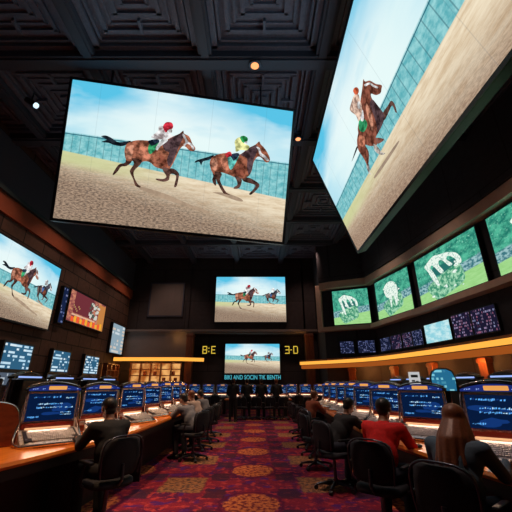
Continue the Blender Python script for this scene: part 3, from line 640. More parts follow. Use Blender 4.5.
# lit signs in the recess
def bars(label, loc, segs, col):
    t = thing('led_sign', label, 'sign', loc)
    m = MB(); m.box((.45, .04, .22), (1.12, .06, .56)); m.build('sign_plate', M['bezel'], t)
    m = MB()
    for x0, z0, x1, z1 in segs: m.box(((x0+x1)/2, 0, (z0+z1)/2), (abs(x1-x0)+.045, .03, abs(z1-z0)+.05))
    m.build('lit_figures', col, t)
Y_ = glow('yellow_led', (.85, .58, .06), .9)
E_ = lambda x: [(x, 0, x, .42), (x, 0, x+.22, 0), (x, .21, x+.18, .21), (x, .42, x+.22, .42)]
B_ = lambda x: E_(x)+[(x+.24, .04, x+.24, .17), (x+.24, .25, x+.24, .38)]
T_ = lambda x: [(x+.24, 0, x+.24, .42), (x, 0, x+.22, 0), (x+.04, .21, x+.2, .21), (x, .42, x+.22, .42)]
D_ = lambda x: [(x, 0, x, .42), (x, 0, x+.2, 0), (x, .42, x+.2, .42), (x+.24, .05, x+.24, .37)]
bars('yellow lit sign left of the lower racing screen', (-3.42, 21.9, 3.28), B_(.02)+[(.40, .10, .40, .12), (.40, .30, .40, .32)]+E_(.58), Y_)
bars('yellow lit sign right of the lower racing screen', (1.86, 21.9, 3.28), T_(.02)+[(.36, .21, .42, .21)]+D_(.56), Y_)
ts = thing('letter_sign', 'line of pale blue capital letters under the lower racing screen', 'sign', (-2.0, 21.95, 1.66))
m = MB(); m.box((1.75, .06, .19), (3.7, .06, .46)); m.build('sign_plate', M['bezel'], ts)
td = bpy.data.curves.new('letters', 'FONT'); td.body = 'BIKI AND SOCIN TIK BENTH'; td.size = .36; td.extrude = .01; td.space_character = 1.02; td.offset = .004
td.materials.append(glow('cyan_letters', (.08, .48, .58), .9))
to = bpy.data.objects.new('lettering', td); COL.objects.link(to)
bpy.context.view_layer.update(); wt = to.dimensions.x
lme = bpy.data.meshes.new_from_object(to.evaluated_get(bpy.context.evaluated_depsgraph_get())); bpy.data.objects.remove(to)
to = bpy.data.objects.new('lettering', lme); COL.objects.link(to)
to.parent = ts; to.rotation_euler = (pi/2, 0, 0); to.location = (.02, 0, .06); to.scale = (3.5/wt, 1, 1)

# backlit shelves in the back left corner and beside it
def backlit(label, loc, w, h, nx, nz, rz=0.):
    t = thing('backlit_shelf', label, 'shelf unit', loc, rz)
    g = G('backlit_amber'); nzz = g.noise(g.coord(), 1.6, 3.); pm = g.emit(g.mix(g.step(nzz, .35, .65), (.42, .11, .02), (1., .50, .16)), .85)
    m = MB(); m.box((w/2, .1, h/2), (w, .03, h)); m.build('light_panel', pm, t)
    m = MB()
    for i in range(nx+1): m.box((w*i/nx, -.04, h/2), (.06, .26, h))
    m.build('upright', M['pillarwood'], t)
    m = MB(); rr = random.Random(nx)
    for j in range(nz+1): m.box((w/2, -.04, h*j/nz), (w+.06, .28, .05))
    m.build('shelf_board', M['pillarwood'], t)
    for i in range(nx):
        for j in range(nz):
            if rr.random() < .6: m = MB(); m.box((w*(i+.25+.4*rr.random())/nx, -.02, h*(j+.0)/nz+.12+.02), (w/nx*.3, .14, .22), bev=.01); m.build('storage_box', M['rust'], t)
backlit('amber backlit shelf wall under the back left canopy', (-7.7, 21.46, 1.2), 3.1, 1.45, 5, 4)
backlit('small amber backlit rack on the stone wall by the back left corner', (LX+.16, 18.9, 1.15), 1.6, 1.35, 3, 4, pi/2)

# ------------------------------------------------------------------ counters
def counter(label, edge, depth, side, z=.80):
    t = thing('betting_counter', label, 'counter')
    E = smooth_pts([(*p, 0) for p in edge], 6)
    fr = [Vector((p.x, p.y)) for p in E]; bk = [Vector((p.x+side*depth, p.y)) for p in fr]
    fr2 = [Vector((p.x+side*.35, p.y)) for p in fr]
    m = MB(); m.loft([[(a.x, a.y, z-.055), (a.x-side*.012, a.y, z-.03), (a.x, a.y, z), (b.x, b.y, z), (b.x, b.y, z-.055)] for a, b in zip(fr, bk)]); m.build('counter_top', M['counter'], t, fix=True)
    m = MB(); m.loft([[(a.x+side*.02, a.y, z-.15), (a.x+side*.02, a.y, z-.056), (a.x+side*.06, a.y, z-.056), (a.x+side*.06, a.y, z-.15)] for a in fr]); m.build('edge_fascia', M['countdark'], t, fix=True)
    m = MB(); m.loft([[(a.x, a.y, 0), (a.x, a.y, z-.056), (b.x-side*.02, b.y, z-.056), (b.x-side*.02, b.y, 0)] for a, b in zip(fr2, bk)]); m.build('counter_body', M['countdark'], t, fix=True)
    for p in fr[3::9]:
        m = MB(); m.box((p.x+side*.2, p.y, (z-.056)/2), (.30, .04, z-.058)); m.build('support_panel', M['black'], t)
    return t
counter('long orange wooden betting counter on the left side of the aisle', [(-2.75, 1.6), (-2.25, 3.2), (-1.98, 4.4), (-1.84, 5.4), (-1.80, 7.2), (-1.82, 9.8), (-1.95, 12.2)], 1.15, -1)
counter('long orange wooden betting counter on the right side of the aisle', [(2.15, 1.2), (1.90, 2.8), (1.70, 3.9), (1.60, 5.3), (1.68, 7.0), (1.80, 9.0), (1.88, 10.8), (1.92, 13.6)], 1.15, 1)

# ------------------------------------------------------------------ betting terminal
def strokes(m, rnd, x0, y0, x1, y1, rows, mats, z):
    for r in range(rows):
        y = y1-(y1-y0)*(r+.5)/rows; x = x0+rnd.uniform(0, .1)*(x1-x0); hh = (y1-y0)/rows*.62
        while x < x1-.012:
            wd = rnd.uniform(.006, .02); m.use(rnd.choice(mats))
            yy = y+rnd.uniform(-.15, .15)*hh; h2 = hh*rnd.uniform(.35, 1)
            m.add([(x, z, yy-h2/2), (x+wd, z, yy-h2/2+rnd.uniform(0, .3)*hh), (x+wd, z, yy+h2/2), (x, z, yy+h2/2-.2*hh)], [(0, 1, 2, 3)]); x += wd+rnd.uniform(.002, .012)
def make_terminal(seed=1):
    t = thing('betting_terminal', 'x', 'betting terminal'); rnd = random.Random(seed); W2 = .36
    # sloped console with a rounded front lip
    m = MB(); m.smooth = False; rings = []
    for i in range(17):
        u = -1+2*i/16; x = u*.37; f = -.40+.10*abs(u)**3; k = 1-.0*abs(u)
        rings.append([(x, f+.02, 0), (x, f-.005, .02), (x, f, .045), (x, f+.03, .062), (x, -.06, .165), (x, .0, .175), (x, .12, .17), (x, .16, 0)])
    m.loft(rings); m.build('console', M['silver'], t, fix=True)
    m = MB(); z = lambda y: .0685+(y+.37)*(.165-.062)/(.31)
    for j in range(7):
        y = -.335+j*.037; half = .29 if j > 1 else .25
        x = -half
        while x < half-.01:
            wd = rnd.choice((.024, .024, .05)); m.box((x+wd/2, y, z(y)+.004), (wd-.006, .028, .012), rx=.32); x += wd
    m.build('keypad', M['keys'], t)
    m = MB(); m.box((0, -.19, z(-.19)-.004), (.66, .30, .012), rx=.32, bev=.004); m.build('key_bed', M['graphite'], t)
    m = MB(); m.tube(smooth_pts([(-.40, -.22, .02), (-.36, -.36, .02), (-.2, -.425, .03), (0, -.435, .035), (.2, -.425, .03), (.36, -.36, .02), (.40, -.22, .02)], 5), .016, 8); m.build('front_rail', M['chrome'], t)
    for sx in (-1, 1):
        m = MB(); m.smooth = True; m.tube(smooth_pts([(sx*.40, -.24, .02), (sx*.42, -.12, .05), (sx*.40, -.03, .16), (sx*.365, .0, .32), (sx*.36, .015, .50), (sx*.34, .03, .66), (sx*.26, .05, .70)], 5), .017, 8); m.build('side_frame', M['chrome'], t)
    m = MB(); m.box((0, .01, .192), (.58, .05, .022), bev=.006); m.build('light_bar', M['bar'], t)
    m = MB(); m.box((0, .045, .235), (.68, .06, .10), bev=.01); m.build('red_panel', M['redpanel'], t)
    m = MB(); m.box((0, .07, .46), (.66, .07, .40), bev=.015); mon = m.build('monitor', M['graphite'], t)
    m = MB()
    for c, d in (((0, .03, .655), (.67, .03, .018)), ((0, .03, .268), (.67, .03, .018)), ((-.33, .03, .46), (.018, .03, .38)), ((.33, .03, .46), (.018, .03, .38))): m.box(c, d)
    m.build('screen_bezel', M['silver'], mon)
    m = MB(); m.use(M['navy']); m.add([(-.32, .028, .278), (.32, .028, .278), (.32, .028, .645), (-.32, .028, .645)], [(0, 1, 2, 3)])
    for q in range(5):
        cx, cz, rx, rz = rnd.uniform(-.2, .2), rnd.uniform(.34, .6), rnd.uniform(.06, .15), rnd.uniform(.02, .045)
        m.use(M['glyph3']); m.add([(cx+rx*cos(a), .0272-q*.0001, cz+rz*sin(a)*rnd.uniform(.6, 1.2)) for a in [k*pi/5 for k in range(10)]], [tuple(range(10))])
    g1, g2 = M['glyph'], M['glyph2']
    strokes(m, rnd, -.20, .435, .14, .525, 2, [g1, g1, g2], .026); strokes(m, rnd, .17, .56, .29, .60, 1, [g2, g1], .026)
    strokes(m, rnd, .16, .43, .28, .47, 1, [g1, g2], .026); strokes(m, rnd, .12, .34, .28, .40, 2, [g1, g2], .026); strokes(m, rnd, -.29, .31, -.14, .36, 1, [g1], .026); strokes(m, rnd, -.28, .57, .1, .62, 1, [M['glyph3'], g1], .026)
    m.build('screen_image', None, mon)
    m = MB(); m.box((.435, .03, .19), (.10, .13, .16), bev=.012); sr = m.build('card_reader', M['rust'], t)
    m = MB(); m.box((.435, -.04, .22), (.07, .012, .05), bev=.004); m.build('reader_slot', M['silver'], sr)
    m = MB()
    for q in range(3): m.box((-.43, .02+.02*q, .12+.035*q), (.08, .012, .11), rx=-.2)
    m.build('slip_rack', M['keys'], t)
    # arched marquee with an amber plaque
    m = MB(); N_ = 16; top = lambda u: .715+.06*(1-u*u)
    rings = [[(u*.36, -.01, .675), (u*.36, -.01, top(u)), (u*.36, .14, top(u)), (u*.36, .14, .675)] for u in [-1+2*i/N_ for i in range(N_+1)]]
    m.loft(rings); mq = m.build('marquee', M['black'], t, fix=True)
    m = MB(); m.loft([[(u*.345, -.018, .682), (u*.345, -.018, top(u)-.008), (u*.345, -.011, top(u)-.008), (u*.345, -.011, .682)] for u in [-1+2*i/N_ for i in range(N_+1)]]); m.build('marquee_face', M['marquee'], mq, fix=True)
    m = MB(); m.box((.02, -.03, .72), (.24, .02, .052), bev=.008); m.build('amber_plaque', M['plaque'], mq)
    m = MB(); rnd2 = random.Random(4)
    strokes(m, rnd2, -.32, .69, -.12, .725, 1, [M['marqtxt'], M['marquee']], -.021); m.build('marquee_print', None, mq); m = MB(); strokes(m, rnd2, .16, .69, .33, .725, 1, [M['marqtxt'], M['marquee']], -.021); m.build('marquee_print', None, mq)
    m = MB(); m.smooth = True; m.tube([(-.35+.7*i/10, .06, .735+.065*(1-(2*i/10-1)**2)) for i in range(11)], .012, 8); m.build('marquee_rail', M['chrome'], mq)
    l = light('AREA', (0, -.03, .20), 1.1, (1, .62, .42), None, .5, .04, name='bar_light'); l.parent = t; l.rotation_euler = (radians(-48), 0, 0)
    m = MB(); m.box((0, .148, .705), (.56, .012, .03)); m.build('rear_light', M['marqtxt'], mq)
    m = MB(); m.box((0, .20, .34), (.60, .18, .66), bev=.03); m.build('rear_cabinet', M['black'], t)
    m = MB(); m.smooth = True; m.ell((.27, -.34, .05), (.035, .055, .022)); m.build('trackball', M['black'], t)
    return t
T0 = make_terminal(1); T1 = make_terminal(8); used = set()
def term(x, y, yaw, label, sc=1., k=0, group='betting terminals along the aisle', z=.80):
    src = (T0, T1)[k]
    if k not in used:
        used.add(k); src.location = (x, y, z); src.rotation_euler = (0, 0, radians(yaw)); src.scale = (sc,)*3; src['label'] = label; src['group'] = group; return src
    return dup(src, (x, y, z), radians(yaw), label, sc, group)
ordn = ['first', 'second', 'third', 'fourth', 'fifth', 'sixth', 'seventh', 'eighth']
LT = [(-2.50, 4.45, 44, .84), (-2.38, 5.55, 58, .84), (-2.30, 6.75, 66, .86), (-2.30, 7.95, 68, .88), (-2.30, 9.1, 68, .9), (-2.32, 10.2, 68, .9), (-2.38, 11.3, 68, .9)]
for i, (x, y, a, s) in enumerate(LT):
    e = [' beside the empty front seat', ' behind the person in black', '', ' in the row', '', ' by the crouching players', ' at the far end'][i]
    term(x, y, a, '%s blue-screened betting terminal from the front on the left counter%s' % (ordn[i], e), s, i % 2)
RT = [(2.34, 3.5, -36, .85), (2.20, 4.80, -44, .84), (2.16, 6.0, -54, .85), (2.18, 7.15, -60, .88), (2.26, 8.3, -64, .9), (2.32, 9.5, -66, .9), (2.36, 10.7, -68, .9), (2.40, 11.9, -68, .9)]
for i, (x, y, a, s) in enumerate(RT):
    e = [' by the long-haired woman', '', '', '', '', '', '', ' at the far end'][i]
    term(x, y, a, '%s blue-screened betting terminal from the front on the right counter%s' % (ordn[i], e), s, (i+1) % 2)
# rust-coloured cubicle beside the frame edge
cb = thing('cubicle_divider', 'rust-red rounded divider on the left counter at the frame edge', 'divider', (-3.12, 3.75, .80), radians(52))
m = MB(); P_ = smooth_pts([(-.05, 0, 0), (-.05, .0, .30), (.06, .0, .42), (.30, 0, .46), (.55, 0, .40), (.62, 0, .20), (.64, 0, 0)], 5)
m.loft([[(p.x, -.03, p.z) for p in P_], [(p.x, .03, p.z) for p in P_]]); m.build('divider_panel', M['rust'], cb, fix=True)
m = MB(); m.smooth = True; m.tube(P_, .018, 8); m.build('divider_rail', M['chrome'], cb)
tr = MB(); tr.box((.25, -.16, .012), (.34, .2, .02), bev=.008).tube([(.1, -.2, .03), (.4, -.14, .04)], .014); tr.build('ticket_tray', M['silver'], cb)

# rear rows: the same terminals facing away, on their own counters
counter('dark rear counter on the left, behind the front row of terminals', [(-4.15, 3.6), (-4.15, 8), (-4.15, 12)], .9, -1, .84)
counter('dark rear counter on the right, behind the front row of terminals', [(4.1, 3.0), (4.1, 8), (4.1, 12.5)], .9, 1, .84)
for i in range(6): term(-4.75, 4.6+1.3*i, -100, '%s terminal from the front in the rear left row' % ordn[i], 1.05, i % 2, 'rear row terminals', .84)
for i in range(7): term(4.65, 3.9+1.25*i, 100, '%s terminal from the front in the rear right row' % ordn[i], 1.05, i % 2, 'rear row terminals', .84)

# kiosk with an arched blue screen and a small white card sign
kk = thing('kiosk', 'kiosk with bright cyan rounded screen standing above the rear right row', 'kiosk', (3.66, 6.9, 0), radians(-18))
m = MB(); m.box((0, 0, .02), (.4, .35, .04), bev=.01).box((0, .03, .68), (.16, .10, 1.3), bev=.02); m.build('stand', M['black'], kk)
R_ = [(-.2, 1.33), (.2, 1.33), (.21, 1.55), (.17, 1.67), (.08, 1.72), (-.08, 1.72), (-.17, 1.67), (-.21, 1.55)]
m = MB(); m.loft([[(x*1.1, -.03, 1.52+(z-1.52)*1.1) for x, z in R_], [(x*1.1, .05, 1.52+(z-1.52)*1.1) for x, z in R_]]); hd = m.build('head', M['graphite'], kk, fix=True)
m = MB(); m.use(mat_board('kiosk_picture', (.02, .16, .30), (.10, .45, .60), (.25, .65, .75), 10, 6, .9, .3)); m.add([(x, -.034, z) for x, z in R_], [tuple(range(8))], [((x+.2)/.4, (z-1.3)/.42) for x, z in R_]); m.build('kiosk_screen', None, hd)
cs = thing('card_sign', 'small white card sign on a post among the rear right terminals', 'sign', (3.22, 7.15, 0), radians(-14))
m = MB(); m.lathe([(.14, 0), (.14, .02), (.02, .03), (.012, .04), (.012, 1.40)], seg=14); m.build('post', M['chairmetal'], cs)
m = MB(); m.box((0, -.005, 1.54), (.21, .02, .28), bev=.004); cd = m.build('card', glow('card_white', (.72, .72, .74), .7), cs)
m = MB(); m.box((0, -.018, 1.60), (.13, .004, .05)).box((-.03, -.018, 1.51), (.06, .004, .03)).box((.04, -.018, 1.50), (.05, .004, .02)); m.build('card_marks', M['black'], cd)

# ------------------------------------------------------------------ office chair (faces +Y)
def make_chair():
    t = thing('office_chair', 'x', 'chair')
    for k in range(5):
        a = 2*pi*k/5+.3; m = MB(); m.tube([(0, 0, .10), (.14*cos(a), .14*sin(a), .09), (.29*cos(a), .29*sin(a), .065)], [.026, .022, .015], 8); lg = m.build('leg', M['chairmetal'], t)
        m = MB(); c = Vector((.29*cos(a), .29*sin(a), .03)); tn = Vector((-sin(a), cos(a), 0))*.022; m.tube([c-tn, c+tn], .03, 12); m.build('caster', M['black'], lg)
    m = MB(); m.lathe([(.04, .06), (.04, .14), (.024, .15), (.024, .40), (.05, .41), (.05, .43)], seg=14); m.build('gas_post', M['chairmetal'], t)
    m = MB(); m.smooth = True; rings = []
    for j, (s, z) in enumerate(((.80, .425), (.98, .435), (1., .46), (.97, .49), (.85, .505))):
        rings.append([(.235*s*math.copysign(abs(cos(a))**.6, cos(a)), .235*s*math.copysign(abs(sin(a))**.6, sin(a)), z) for a in [2*pi*k/24 for k in range(24)]])
    m.loft(rings); m.build('seat', M['chairfab'], t)
    m = MB(); m.smooth = True; rings = []
    for z, w_ in ((.54, .17), (.57, .205), (.66, .22), (.78, .22), (.87, .20), (.90, .15)):
        y0 = -.235-.06*(z-.6); n_ = 9
        f = [(u*w_, y0+.05*u*u+.025, z) for u in [-1+2*i/(n_-1) for i in range(n_)]]; b = [(u*w_, y0+.05*u*u-.02, z) for u in [1-2*i/(n_-1) for i in range(n_)]]
        rings.append(f+b)
    m.loft(rings); m.build('backrest', M['chairfab'], t, fix=True)
    m = MB(); m.smooth = True; m.tube(smooth_pts([(-.21, -.22, .54), (-.23, -.235, .7), (-.22, -.245, .85), (-.13, -.26, .915), (0, -.27, .925), (.13, -.26, .915), (.22, -.245, .85), (.23, -.235, .7), (.21, -.22, .54)], 4), .009, 6); m.build('back_frame', M['chairmetal'], t)
    m = MB(); m.tube([(0, -.05, .42), (0, -.2, .44), (0, -.28, .52), (0, -.265, .66)], .018, 8); m.build('back_support', M['chairmetal'], t)
    for sx in (-1, 1):
        m = MB(); m.tube(smooth_pts([(sx*.20, .05, .44), (sx*.27, .05, .47), (sx*.275, .03, .62), (sx*.27, .0, .66)], 4), .013, 8).box((sx*.27, .0, .675), (.05, .24, .03), bev=.01); m.build('armrest', M['black'], t)
    return t
C0 = make_chair(); used_c = []
def chair(x, y, yaw, label, group='office chairs along the aisle'):
    if not used_c:
        used_c.append(1); C0.location = (x, y, 0); C0.rotation_euler = (0, 0, radians(yaw)); C0['label'] = label; C0['group'] = group; return C0
    return dup(C0, (x, y, 0), radians(yaw), label, 1., group)

# ------------------------------------------------------------------ people
def fabric(name, col): return plain(name, col, .85, 0., .3, 40.)
def remesh(m, name, mat, parent, vox, smooth=4):
    o = m.build(name, mat, None); r = o.modifiers.new('r', 'REMESH'); r.mode = 'VOXEL'; r.voxel_size = vox; r.use_smooth_shade = True
    s = o.modifiers.new('s', 'SMOOTH'); s.factor = .5; s.iterations = smooth
    dg = bpy.context.evaluated_depsgraph_get(); me = bpy.data.meshes.new_from_object(o.evaluated_get(dg))
    old = o.data; o.modifiers.clear(); o.data = me; bpy.data.meshes.remove(old); o.name = name; o.parent = parent
    me.materials.clear(); me.materials.append(mat); return o
V = Vector
def hand(m, wr, d, up, side, curl=.5, s=1.):
    """palm, four unequal bent fingers and a thumb from the side of the palm"""
    d = V(d).normalized(); up = V(up).normalized(); sd = d.cross(up).normalized()*side; wr = V(wr)
    for k in range(4): m.caps(wr+sd*(.014*(1.5-k))*.6*s, wr+d*.075*s+sd*(.020*(1.5-k))*s, .018*s, .013*s, 8)
    for k, L in enumerate((.070, .080, .074, .058)):
        p = wr+d*.082*s+sd*(.0215*(1.5-k))*s; q = p+(d*cos(curl*.5)-up*sin(curl*.5))*L*.45*s; r = q+(d*cos(curl*1.3)-up*sin(curl*1.3))*L*.35*s; e = r+(d*cos(curl*2)-up*sin(curl*2))*L*.28*s
        m.caps(p, q, .0098*s, .009*s, 8); m.caps(q, r, .009*s, .008*s, 8); m.caps(r, e, .008*s, .007*s, 8)
    p = wr+d*.022*s+sd*.032*s; q = p+(d*.7+sd*.6-up*.25).normalized()*.042*s; e = q+(d*.95+sd*.15-up*.3).normalized()*.034*s
    m.caps(p, q, .0125*s, .011*s, 8); m.caps(q, e, .0105*s, .009*s, 8)
def person(label, loc, yaw, J, top, bottom, hair, skin, near=True, hairlen=0, sleeves='long', slim=1., shoes=None, group=None, bare_lower=False):
    """J: joint dictionary in the person's own space, facing +Y"""
    t = thing('person', label, 'person', loc, radians(yaw), group)
    v1 = .011 if near else .02; m = MB(); sh = J['sh']; ch = V(J['chest']); hp = V(J['hip']); nk = V(J['neck']); hd = V(J['head']); look = V(J.get('look', (0, 1, -.25))).normalized()
    rt = look.cross(V((0, 0, 1))).normalized(); upv = rt.cross(look).normalized()
    R = Matrix((rt, look, upv)).transposed()
    m.ell(hd+upv*.02-look*.005, (.076, .094, .092), R=R); m.ell(hd+look*.035-upv*.052, (.052, .052, .058), R=R)         # skull and jaw
    m.caps(hd+look*.093+upv*.004, hd+look*.108-upv*.026, .009, .015, 8)                                               # nose
    for sx in (-1, 1): m.ell(hd+rt*sx*.078-upv*.008-look*.005, (.010, .020, .032), R=R)
    m.caps(hd-upv*.05-look*.02, nk, .05, .058)
    m.caps(nk, ch, .06, .11); m.caps(ch, hp, .125, .125); 
    for k, sx in enumerate((-1, 1)):
        S_, E_, W_ = V(J['sh'][k]), V(J['el'][k]), V(J['wr'][k]); H_, K_, A_ = V(J['hj'][k]), V(J['kn'][k]), V(J['an'][k]); T_ = V(J['toe'][k])
        m.caps(ch+V((sx*.05, 0, .04)), S_, .09, .06); m.caps(S_, E_, .055, .042); m.caps(E_, W_, .041, .027)
        d = (W_-E_).normalized(); hdv = V(J.get('hd', [d, d])[k]).normalized(); upp = V((0, 0, 1)) if abs(hdv.z) < .8 else V((sx, 0, 0))
        upp = (upp-hdv*upp.dot(hdv)).normalized(); hand(m, W_+hdv*.01, hdv, upp, (-1 if sx > 0 else 1), J.get('curl', .5), 1.05)
        m.caps(H_, K_, .085, .058); m.caps(K_, A_, .056, .036); m.caps(A_, T_, .036, .03)
    remesh(m, 'body', skin, t, v1 if not near else .0075, 3)
    for sx in (-1, 1):
        m = MB(); m.smooth = True; m.ell(hd+look*.079+rt*sx*.031+upv*.008, (.013, .010, .008), 10, 8, R); m.build('eye', M['eye'], t)
    m = MB(); m.smooth = True; m.ell(hd+look*.083-upv*.062, (.022, .006, .007), 10, 6, R); m.build('mouth', M['lip'], t)
    # top garment
    m = MB(); m.caps(nk-V((0, 0, .02)), ch, .072, .13); m.caps(ch, hp, .145, .15); m.ell(ch.lerp(hp, .5), (.175, .125, .2)); m.ell(ch, (.185, .125, .16))
    for k, sx in enumerate((-1, 1)):
        S_, E_, W_ = V(J['sh'][k]), V(J['el'][k]), V(J['wr'][k])
        m.caps(ch+V((sx*.06, 0, .05)), S_, .105*slim, .075*slim); m.caps(S_, E_, .072*slim, .058*slim)
        if sleeves == 'long': m.caps(E_, E_.lerp(W_, .93), .056*slim, .038)
        else: pass
    remesh(m, 'top', top, t, .012 if near else .02, 5)
    m = MB(); m.ell(hp-V((0, 0, .02)), (.175, .15, .12))
    for k, sx in enumerate((-1, 1)):
        H_, K_, A_ = V(J['hj'][k]), V(J['kn'][k]), V(J['an'][k]); m.caps(H_, K_, .105, .075); m.caps(K_, A_, .073, .058)
    remesh(m, 'trousers', bottom, t, .013 if near else .022, 4)
    for k in range(2):
        A_, T_ = V(J['an'][k]), V(J['toe'][k]); f = (T_-A_); f.z = 0; f.normalize(); m = MB(); m.smooth = True; base = V((A_.x, A_.y, max(.0, T_.z-.045)))
        rings = []
        sd = V((-f.y, f.x, 0))
        for dy, w_, h_ in ((-.07, .025, .05), (-.055, .042, .085), (0, .045, .10), (.06, .046, .075), (.13, .05, .055), (.18, .042, .045), (.205, .02, .03)):
            c = base+f*dy; rings.append([tuple(c+sd*w_*cos(a)+V((0, 0, h_/2+h_/2*sin(a)))) for a in [2*pi*q/12 for q in range(12)]])
        m.loft(rings); m.build('shoe', M['black'], t, fix=True)
    # hair
    m = MB(); hc = hd+upv*.032-look*.022
    m.ell(hc, (.090, .100, .092), R=R)
    if hairlen:
        m.ell(hd-look*.03-upv*.055, (.094, .086, .14), R=R)
        for q in range(9):
            a = pi*(q/8)+pi; o = rt*cos(a)*.062+look*sin(a)*.062
            top_ = hd+o*.72+upv*.045; low = V((hd.x, hd.y, 0))*.35+V((ch.x, ch.y, 0))*.65+V((o.x*2.3, o.y*1.3, 0)); low.z = hd.z-hairlen*(1-.12*abs(cos(a))); low += V((0, -.115, 0))*abs(sin(a))
            mid = top_.lerp(low, .5)+V((0, -.05, 0))*abs(sin(a))
            m.caps(top_, mid, .038, .042, 8); m.caps(mid, low, .042, .022, 8)
    else: m.ell(hd-look*.045-upv*.028, (.072, .052, .065), R=R)
    if hairlen: remesh(m, 'hair', hair, t, .009 if near else .016, 7)
    else: remesh(m, 'hair', hair, t, .010 if near else .016, 3)
    return t
M['eye'] = plain('dark_eye', (.02, .012, .01), .2); M['lip'] = plain('lip', (.35, .10, .08), .5)
def seated(lean=.12, wr=((-.17, .42, .86), (.17, .42, .86)), look=(0, 1, -.25), h=0., tilt=0.):
    return dict(hip=(0, 0, .59), chest=(tilt*.6, lean*.75, .90+h), neck=(tilt, lean+.03, 1.05+h), head=(tilt*1.15, lean+.09, 1.175+h), look=look,
        sh=[(-.185+tilt*.8, lean, .985+h), (.185+tilt*.8, lean, .985+h)], el=[(-.25, lean+.14, .80), (.25, lean+.14, .80)], wr=list(wr),
        hj=[(-.09, .02, .575), (.09, .02, .575)], kn=[(-.12, .42, .56), (.12, .42, .56)], an=[(-.13, .36, .11), (.13, .36, .11)], toe=[(-.14, .48, .05), (.14, .48, .05)], hd=[(.15, 1, -.1), (-.15, 1, -.1)], curl=.45)
def standing(arm=.0, h=0.):
    return dict(hip=(0, 0, .92), chest=(0, .01, 1.27), neck=(0, .01, 1.43), head=(0, .035, 1.56), look=(0, 1, -.1), sh=[(-.19, 0, 1.36), (.19, 0, 1.36)],
        el=[(-.25, -.02, 1.10), (.25, -.02, 1.10)], wr=[(-.24, .10+arm, .90+arm*.6), (.24, .10+arm, .90+arm*.6)], hj=[(-.09, 0, .88), (.09, 0, .88)],
        kn=[(-.11, .02, .48), (.11, .02, .48)], an=[(-.12, -.01, .09), (.12, -.01, .09)], toe=[(-.14, .12, .045), (.14, .12, .045)], curl=.5)
fb = fabric('black_cloth', (.010, .011, .014)); fj = fabric('dark_denim', (.018, .022, .04)); hb = plain('black_hair', (.010, .008, .008), .45, 0., .4, 50.)
hbr = plain('auburn_hair', (.20, .065, .028), .42, 0., .5, 60.); fred = fabric('red_cotton', (.75, .012, .012)); fblue = fabric('slate_blue_knit', (.075, .12, .17)); fgr = fabric('grey_knit', (.12, .13, .16)); fpale = fabric('pale_cotton', (.38, .30, .27)); frst = fabric('rust_cotton', (.30, .07, .03))

def sit(label, x, y, yaw, J, top, bottom, hair, skin, chl, near=True, **k):
    a = radians(yaw); chair(x, y, yaw, chl); return person(label, (x, y, 0.0), yaw, J, top, bottom, hair, skin, near, **k)
sit('woman with long auburn hair in a slate blue cardigan, seated at the first right terminal', 1.50, 2.92, -50, seated(.12, ((-.10, .50, .86), (.20, .52, .86)), (.1, 1, -.2)), fblue, fj, hbr, M['skin'], 'black office chair under the long-haired woman', hairlen=.32, slim=.86)
sit('person with short black hair in a red shirt, seated at the right counter', 1.30, 4.02, -40, seated(.22, ((-.12, .55, .86), (.16, .58, .86)), (.0, 1, -.3)), fred, fj, hb, M['skin2'], 'black office chair under the person in red')
sit('person in black hunched forward at the right counter beyond the person in red', 1.18, 5.75, -62, seated(.30, ((-.15, .52, .86), (.12, .55, .86)), (0, 1, -.7), -.06), fb, fj, hb, M['skin2'], 'black office chair under the hunched person in black')
sit('person in rust-coloured top seated far along the right counter', 1.30, 9.1, -60, seated(.16), frst, fb, hbr, M['skin'], 'black office chair under the person in the rust top', False)
sit('person in black with short dark hair seated at the left counter, back to the aisle', -1.62, 4.25, 50, seated(.12, ((-.18, .46, .86), (.18, .46, .86)), (0, 1, -.35)), fb, fb, hb, M['skin2'], 'black office chair under the person in black on the left')
sit('person in a grey top leaning over the left counter', -1.30, 7.8, 58, seated(.28, ((-.15, .5, .86), (.15, .5, .86)), (0, 1, -.6), -.04), fgr, fj, hb, M['skin2'], 'black office chair under the person in the grey top')
sit('fair-topped person leaning in between two grey-clad players on the left', -1.34, 8.9, 60, seated(.26, ((-.15, .5, .86), (.15, .5, .86)), (0, 1, -.6)), fpale, fj, hbr, M['skin'], 'black office chair under the pale-topped person', False)
sit('farthest seated player on the left, in a grey-blue top', -1.30, 10.0, 60, seated(.24, ((-.15, .5, .86), (.15, .5, .86)), (0, 1, -.6)), fgr, fb, hb, M['skin2'], 'black office chair under the farthest left player', False)
chair(1.12, 7.1, -75, 'empty black office chair behind the hunched person on the right'); chair(1.28, 8.15, -68, 'second empty black office chair on the right, before the rust-topped person')
chair(1.30, 10.4, -72, 'empty black office chair beyond the rust-topped person'); chair(1.34, 11.7, -76, 'farthest empty black office chair on the right'); 
chair(-1.35, 11.2, 65, 'farthest empty black office chair on the left')

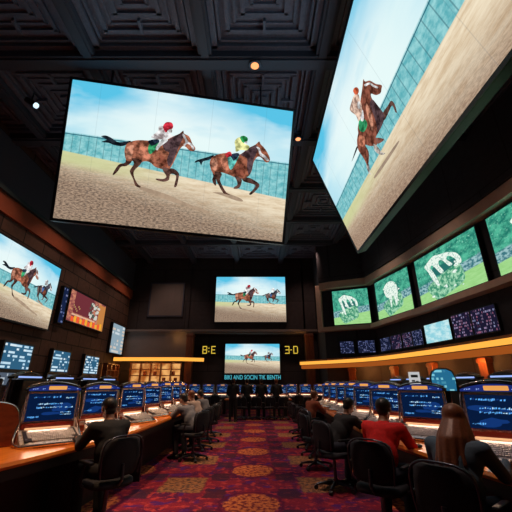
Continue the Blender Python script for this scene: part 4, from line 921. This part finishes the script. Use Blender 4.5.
# group of players at the back
counter_b = thing('game_table', 'low dark table with terminals at the end of the aisle', 'table', (.1, 17.6, 0))
m = MB(); m.box((0, 0, .76), (3.2, .9, .06), bev=.02); m.build('table_top', M['counter'], counter_b)
for x in (-1.3, 0, 1.3): m = MB(); m.box((x, 0, .365), (.2, .5, .73), bev=.02); m.build('pedestal', M['countdark'], counter_b)
for i in range(4): term(-.98+.74*i, 17.62, (i-1.5)*-4, '%s terminal from the left on the table at the end of the aisle' % ordn[i], .8, i % 2, 'end-of-aisle terminals', .79)
person('standing person in black at the end of the aisle, apart from the group', (-.97, 15.2, 0), -14, standing(.12), fb, fb, hb, M['skin2'], False)
person('standing person in black behind the left end of the far table', (-.42, 16.5, 0), 8, standing(.2), fb, fb, hb, M['skin'], False)
person('standing person in black third from the left in the far group', (.25, 16.45, 0), -6, standing(.1), fb, fb, hb, M['skin2'], False)
person('standing person in black at the right end of the far group', (.95, 16.6, 0), 10, standing(.2), fb, fb, hbr, M['skin'], False)
for i, x in enumerate((-.62, .02, .62, 1.2)): chair(x, 16.05, 4*i-6, '%s black office chair from the left at the far table' % ordn[i], 'chairs at the far table')
# side tables far back
for s, nmn in ((-1, 'left'), (1, 'right')):
    cx = s*2.6+ .05; tb = thing('game_table', 'dark %s side table by the back wall recess' % nmn, 'table', (cx, 19.0, 0))
    m = MB(); m.box((0, 0, .76), (2.3, .8, .05), bev=.02); m.build('table_top', M['countdark'], tb)
    for x in (-.9, .9): m = MB(); m.box((x, 0, .367), (.14, .5, .735), bev=.02); m.build('pedestal', M['countdark'], tb)
    for i in range(3): term(cx-.75+.75*i, 19.02, 0, '%s terminal from the left on the %s side table' % (ordn[i], nmn), .85, i % 2, 'side table terminals', .785)
    for i in range(2): chair(cx-.5+1.0*i, 18.2, 0, '%s chair from the left at the %s side table' % (ordn[i], nmn), 'side table chairs')

# objects on the right counter in front of the woman
bx = thing('ticket_box', 'small black box on the right counter beside the woman\'s hand', 'box', (2.20, 3.02, .80), radians(-30))
m = MB(); m.box((0, 0, .05), (.24, .17, .10), bev=.02); m.build('box_body', M['black'], bx); m = MB(); m.box((0, -.02, .106), (.17, .08, .012), bev=.004); m.build('box_lid', M['silver'], bx)
pp = thing('paper', 'white betting slip lying under the woman\'s hand', 'paper', (1.97, 3.10, .80), radians(-40)); m = MB(); m.box((0, 0, .0015), (.16, .21, .002)); m.build('sheet', glow('x', (0, 0, 0), 0) if 0 else plain('white_paper', (.75, .72, .68), .7), pp)
ms = thing('computer_mouse', 'small black mouse on the right counter by the person in red', 'mouse', (1.80, 4.15, .80), radians(-30)); m = MB(); m.smooth = True; m.ell((0, 0, .014), (.033, .055, .018)); m.build('mouse_shell', M['black'], ms)
